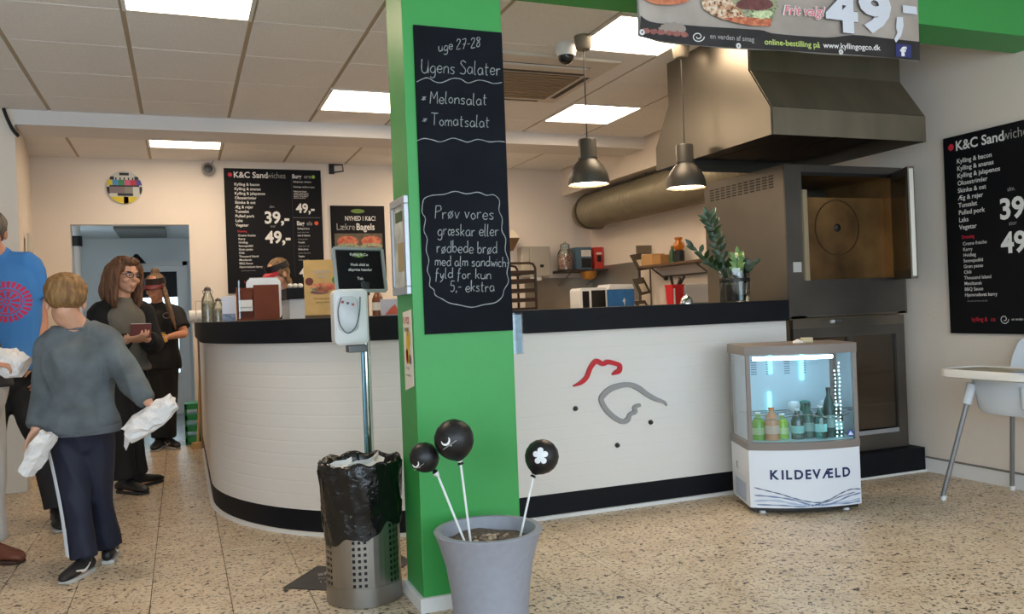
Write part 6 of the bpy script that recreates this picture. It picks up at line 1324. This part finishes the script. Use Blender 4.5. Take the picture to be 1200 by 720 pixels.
def visor(t, c, f, u, mat, brimm):
    B, r_, f_, u_ = basis(f, u); R = []
    for z, k in ((.028, 1.03), (.03, 1.06), (.085, 1.02), (.085, .99), (.03, 1.0)):
        R.append([c+r_*.082*k*math.sin(a)+f_*(-.012+.102*k*math.cos(a))+u_*(z+.012*math.cos(a)) for a in [2*PI*i/28 for i in range(28)]])
    v_ = MB().rings(R, True, False).build('visor_band', mat, t, smooth=True)
    R = []
    for k, dz in ((1.0, .045), (1.25, .04), (1.48, .026), (1.55, .02)):
        R.append([c+r_*.08*min(k, 1.12)*math.sin(a)+f_*(.0+.1*k*math.cos(a)*1.0)+u_*(dz-.012*abs(math.sin(a))**2) for a in [-1.25+2.5*i/16 for i in range(17)]])
    m = MB().rings(R, False, False); m2 = MB().rings([[q-u_*.006 for q in r] for r in R], False, False); m.add(m2.v, m2.f); m.build('visor_brim', brimm, v_, smooth=True, fixn=False)
VR = M('visor_dark_red', (30, 12, 15), .6); VB = M('visor_brim_red', (92, 20, 28), .6)
visor(t, J['head'], J['hf'], J['hu'], VR, VB)
def tied_hair(t, c, f, u, mat, bun=True, tail=None):
    mb = MB(); B, r_, f_, u_ = basis(f, u); mb.ell(c+f_*-.022+u_*.045, (.083, .094, .078), B, 20, 14); mb.ell(c+f_*-.05-u_*.01, (.07, .05, .06), B, 16, 12)
    for k in (-1, 1): mb.ell(c+r_*k*.066+f_*.0+u_*.02, (.02, .05, .045), B, 12, 8)
    if bun: mb.ell(c-f_*.05+u_*.13, (.04, .04, .035), B, 14, 10)
    if tail: loft(mb, tail, [.022, .024, .02, .008], r_, 10, 4)
    mesh_child('hair', hair_mesh(mb, WL[t.name], .004, 45, .3), mat, t)
tied_hair(t, J['head'], J['hf'], J['hu'], hair_mat('hair_brown', (116, 90, 64), (78, 58, 42)), True, [C(193, 340, 7.44), C(197, 356, 7.36), C(202, 372, 7.34), C(206, 386, 7.34)])
e = C(195, 370, 7.38); MB().tube([e+RT*.03*math.cos(a)+UP*.024*math.sin(a) for a in [2*PI*i/14 for i in range(15)]], .004, 6).build('shirt_emblem', M('emblem_grey', (120, 116, 110), .7), t, smooth=True)
mb = MB(); p0 = C(189, 394, 7.16)
for i in range(4): a_ = i*.9; mb.rings([[p0+V((.03*math.cos(a_+k*1.6), .02*math.sin(a_+k*1.6), .0))+Z_*(.02*i-.03) for k in range(4)], [p0+V((.05*math.cos(a_+k*1.5), .02*math.sin(a_+k*1.7), .0))+Z_*(.025*i-.05) for k in range(4)]])
mb.single('yellow_cloth', M('yellow_cloth', (206, 172, 50), .8), 'crumpled yellow cloth in the hands of the staff member by the doorway', 'cloth')

# ---- second staff member behind the display case
s = .97
J = dict(head=C(326, 320, 7.18), hf=cdir(-.62, -.62, -.48), hu=cdir(-.3, -.36, .88), hs=1.0, neck=C(331, 345, 7.24), chest=C(333, 366, 7.26), waist=C(334, 400, 7.26), pelvis=C(335, 420, 7.26), side=cdir(.7, -.7, 0), wide=1.05,
    shL=C(346, 356, 7.12), elL=C(342, 392, 7.05), wrL=C(322, 398, 6.98), shR=C(316, 356, 7.4), elR=C(322, 394, 7.35), wrR=C(322, 402, 7.2),
    hipL=C(340, 432, 7.2), knL=C(340, 478, 7.2), anL=C(340, 520, 7.2), hipR=C(328, 432, 7.3), knR=C(328, 478, 7.3), anR=C(328, 518, 7.3), toeL=at_z(328, 530, 0), toeR=at_z(316, 524, 0))
J['anL'].z = J['anR'].z = .08
J['handL'] = (cdir(-.8, -.4, -.3), cdir(0, 0, -1), .5, -1); J['handR'] = (cdir(-.6, -.7, -.3), cdir(0, 0, -1), .5, 1)
t, body = person('staff member in red-brimmed visor bending behind the wooden box and printer', J, s, SKIN, V((C(334, 520, 7.24).x, C(334, 520, 7.24).y, 0)))
top_garment('polo_shirt', J, s, BLK, t, .72, .022, C(335, 430, 7.26), 1.0, (.008, 8, .5)); trousers(J, s, M('black_trousers', 0), t)
shoe(t, J['anL'], J['toeL'], .95, BKS, DSO); shoe(t, J['anR'], J['toeR'], .95, BKS, DSO)
visor(t, J['head'], J['hf'], J['hu'], M('visor_black', (22, 20, 24), .6), M('visor_brim_bright', (176, 28, 48), .6))
tied_hair(t, J['head'], J['hf'], J['hu'], hair_mat('hair_light_brown', (142, 112, 74), (104, 76, 48)), False, [C(335, 322, 7.2), C(339, 330, 7.14), C(341, 338, 7.12), C(341, 346, 7.1)])

# ---- man in blue t-shirt
s = 1.0
J = dict(head=C(-13, 272, 4.62), hf=cdir(.3, -.92, -.12), hu=cdir(.02, -.05, 1), hs=1.02, neck=C(0, 303, 4.68), chest=C(4, 338, 4.68), waist=C(8, 398, 4.68), pelvis=C(9, 432, 4.68), side=cdir(.95, .3, 0), wide=1.12,
    shL=C(33, 314, 4.72), elL=C(48, 372, 4.76), wrL=C(46, 425, 4.70), shR=C(-33, 314, 4.62), elR=C(-44, 372, 4.58), wrR=C(-32, 420, 4.42),
    hipL=C(26, 452, 4.72), knL=C(52, 522, 4.70), anL=C(68, 598, 4.72), hipR=C(-8, 452, 4.66), knR=C(-14, 530, 4.6), anR=C(-22, 606, 4.66), toeL=at_z(74, 628, 0), toeR=at_z(-14, 640, 0))
J['anL'].z = J['anR'].z = .08
J['handL'] = (cdir(.1, -.3, -.9), cdir(-.9, 0, -.1), .5, -1); J['handR'] = (cdir(.3, -.6, -.6), cdir(.5, 0, -.4), .6, 1)
t, body = person('man in blue t-shirt with red circular print at the left edge', J, s, SKIN2, V((C(20, 615, 4.7).x, C(20, 615, 4.7).y, 0)))
def shirt_print():
    m, N, L, b = node_mat('blue_shirt_print', .85); g = N.new('ShaderNodeNewGeometry')
    c = C(8, 354, 4.56); sub = N.new('ShaderNodeVectorMath'); sub.operation = 'SUBTRACT'; sub.inputs[1].default_value = c; L.new(g.outputs['Position'], sub.inputs[0])
    sdv = J['side'].normalized(); nrm = sdv.cross(Z_).normalized()
    def dot(v):
        d = N.new('ShaderNodeVectorMath'); d.operation = 'DOT_PRODUCT'; d.inputs[1].default_value = v; L.new(sub.outputs[0], d.inputs[0]); return d.outputs['Value']
    def mth(op, a, bb=None):
        x = N.new('ShaderNodeMath'); x.operation = op
        for i, q in enumerate((a, bb)):
            if q is None: continue
            if isinstance(q, (int, float)): x.inputs[i].default_value = q
            else: L.new(q, x.inputs[i])
        return x.outputs[0]
    u, v, dpt = dot(sdv), dot(Z_), dot(nrm)
    r = mth('SQRT', mth('ADD', mth('MULTIPLY', u, u), mth('MULTIPLY', v, v))); an = mth('ARCTAN2', v, u)
    def band(a, bb): return mth('MULTIPLY', mth('GREATER_THAN', r, a), mth('LESS_THAN', r, bb))
    pet = mth('MULTIPLY', band(.02, .058), mth('GREATER_THAN', mth('SINE', mth('MULTIPLY', an, 10)), -.35))
    ltr = mth('MULTIPLY', band(.078, .112), mth('GREATER_THAN', mth('SINE', mth('MULTIPLY', an, 26)), -.55))
    tot = mth('ADD', mth('ADD', pet, ltr), mth('ADD', band(.062, .07), band(.006, .014)))
    side_ok = mth('LESS_THAN', mth('ABSOLUTE', dpt), .13)
    fac = mth('MULTIPLY', mth('MINIMUM', tot, 1), side_ok)
    mx = N.new('ShaderNodeMix'); mx.data_type = 'RGBA'; L.new(fac, mx.inputs[0]); mx.inputs[6].default_value = lin((62, 128, 200))+(1,); mx.inputs[7].default_value = lin((196, 52, 96))+(1,)
    L.new(mx.outputs[2], b.inputs['Base Color']); return m
top_garment('t_shirt', J, s, shirt_print(), t, .62, .026, C(9, 434, 4.68), 1.04, (.01, 6, .5))
trousers(J, s, M('dark_jeans', (34, 34, 38), .8, var=(9, .25)), t, .018, (.009, 8, .6), .93, .012); shoe(t, J['anL'], J['toeL'], 1.0, BKS, WSO, logo=INK); shoe(t, J['anR'], J['toeR'], 1.0, BKS, WSO, logo=INK)
tied_hair(t, J['head'], J['hf'], J['hu'], hair_mat('hair_grey', (120, 108, 96), (90, 80, 70)), False)

# ---- person at the left edge: light trousers, brown loafer, bag in hand
s = 1.0
J = dict(head=C(-48, 235, 3.98), hf=cdir(.95, .2, -.1), hu=cdir(0, 0, 1), hs=1.0, neck=C(-52, 275, 3.97), chest=C(-48, 320, 3.97), waist=C(-40, 400, 3.97), pelvis=C(-28, 448, 3.97), side=cdir(-.1, .98, 0), wide=1.0,
    shL=C(-52, 292, 4.12), elL=C(-46, 370, 4.16), wrL=C(-22, 420, 4.12), shR=C(-52, 292, 3.82), elR=C(-52, 375, 3.76), wrR=C(-24, 428, 3.84),
    hipL=C(-24, 475, 4.03), knL=C(-14, 560, 4.03), anL=C(-14, 640, 4.05), hipR=C(-26, 475, 3.92), knR=C(-50, 565, 3.95), anR=C(-80, 650, 3.95), toeL=at_z(36, 662, 0), toeR=at_z(20, 690, 0))
J['anL'].z = J['anR'].z = .08
J['toeR'] = J['anR']+(J['toeL']-J['anL'])
J['handR'] = (cdir(.9, .15, .1), cdir(.1, .3, -.9), .7, -1); J['handL'] = (cdir(.9, -.1, -.1), cdir(0, -.3, -.9), .6, 1)
t, body = person('person mostly cut off at the left edge in pale trousers and brown loafers', J, s, SKIN2, V((C(-20, 660, 3.97).x, C(-20, 660, 3.97).y, 0)))
top_garment('jacket', J, s, M('charcoal_jacket', (38, 38, 42), .8), t, 1.0, .028, C(-24, 462, 3.97), 1.0, (.008, 7, .5))
trousers(J, s, M('pale_trousers', (176, 172, 168), .8, var=(8, .06)), t, .022, (.007, 7, .5), .93, .022)
LO = M('loafer_brown', (104, 54, 36), .4)
shoe(t, J['anL'], J['toeL'], 1.0, LO, M('sole_brown', (60, 36, 26), .6), 'loafer'); shoe(t, J['anR'], J['toeR'], 1.0, LO, M('sole_brown', 0), 'loafer')
tied_hair(t, J['head'], J['hf'], J['hu'], hair_mat('hair_grey', 0, 0), False)
paper_bag('crumpled white paper bag held at the left edge in front of the blue t-shirt', C(-12, 420, 3.9), C(30, 430, 3.9), .075, 8)
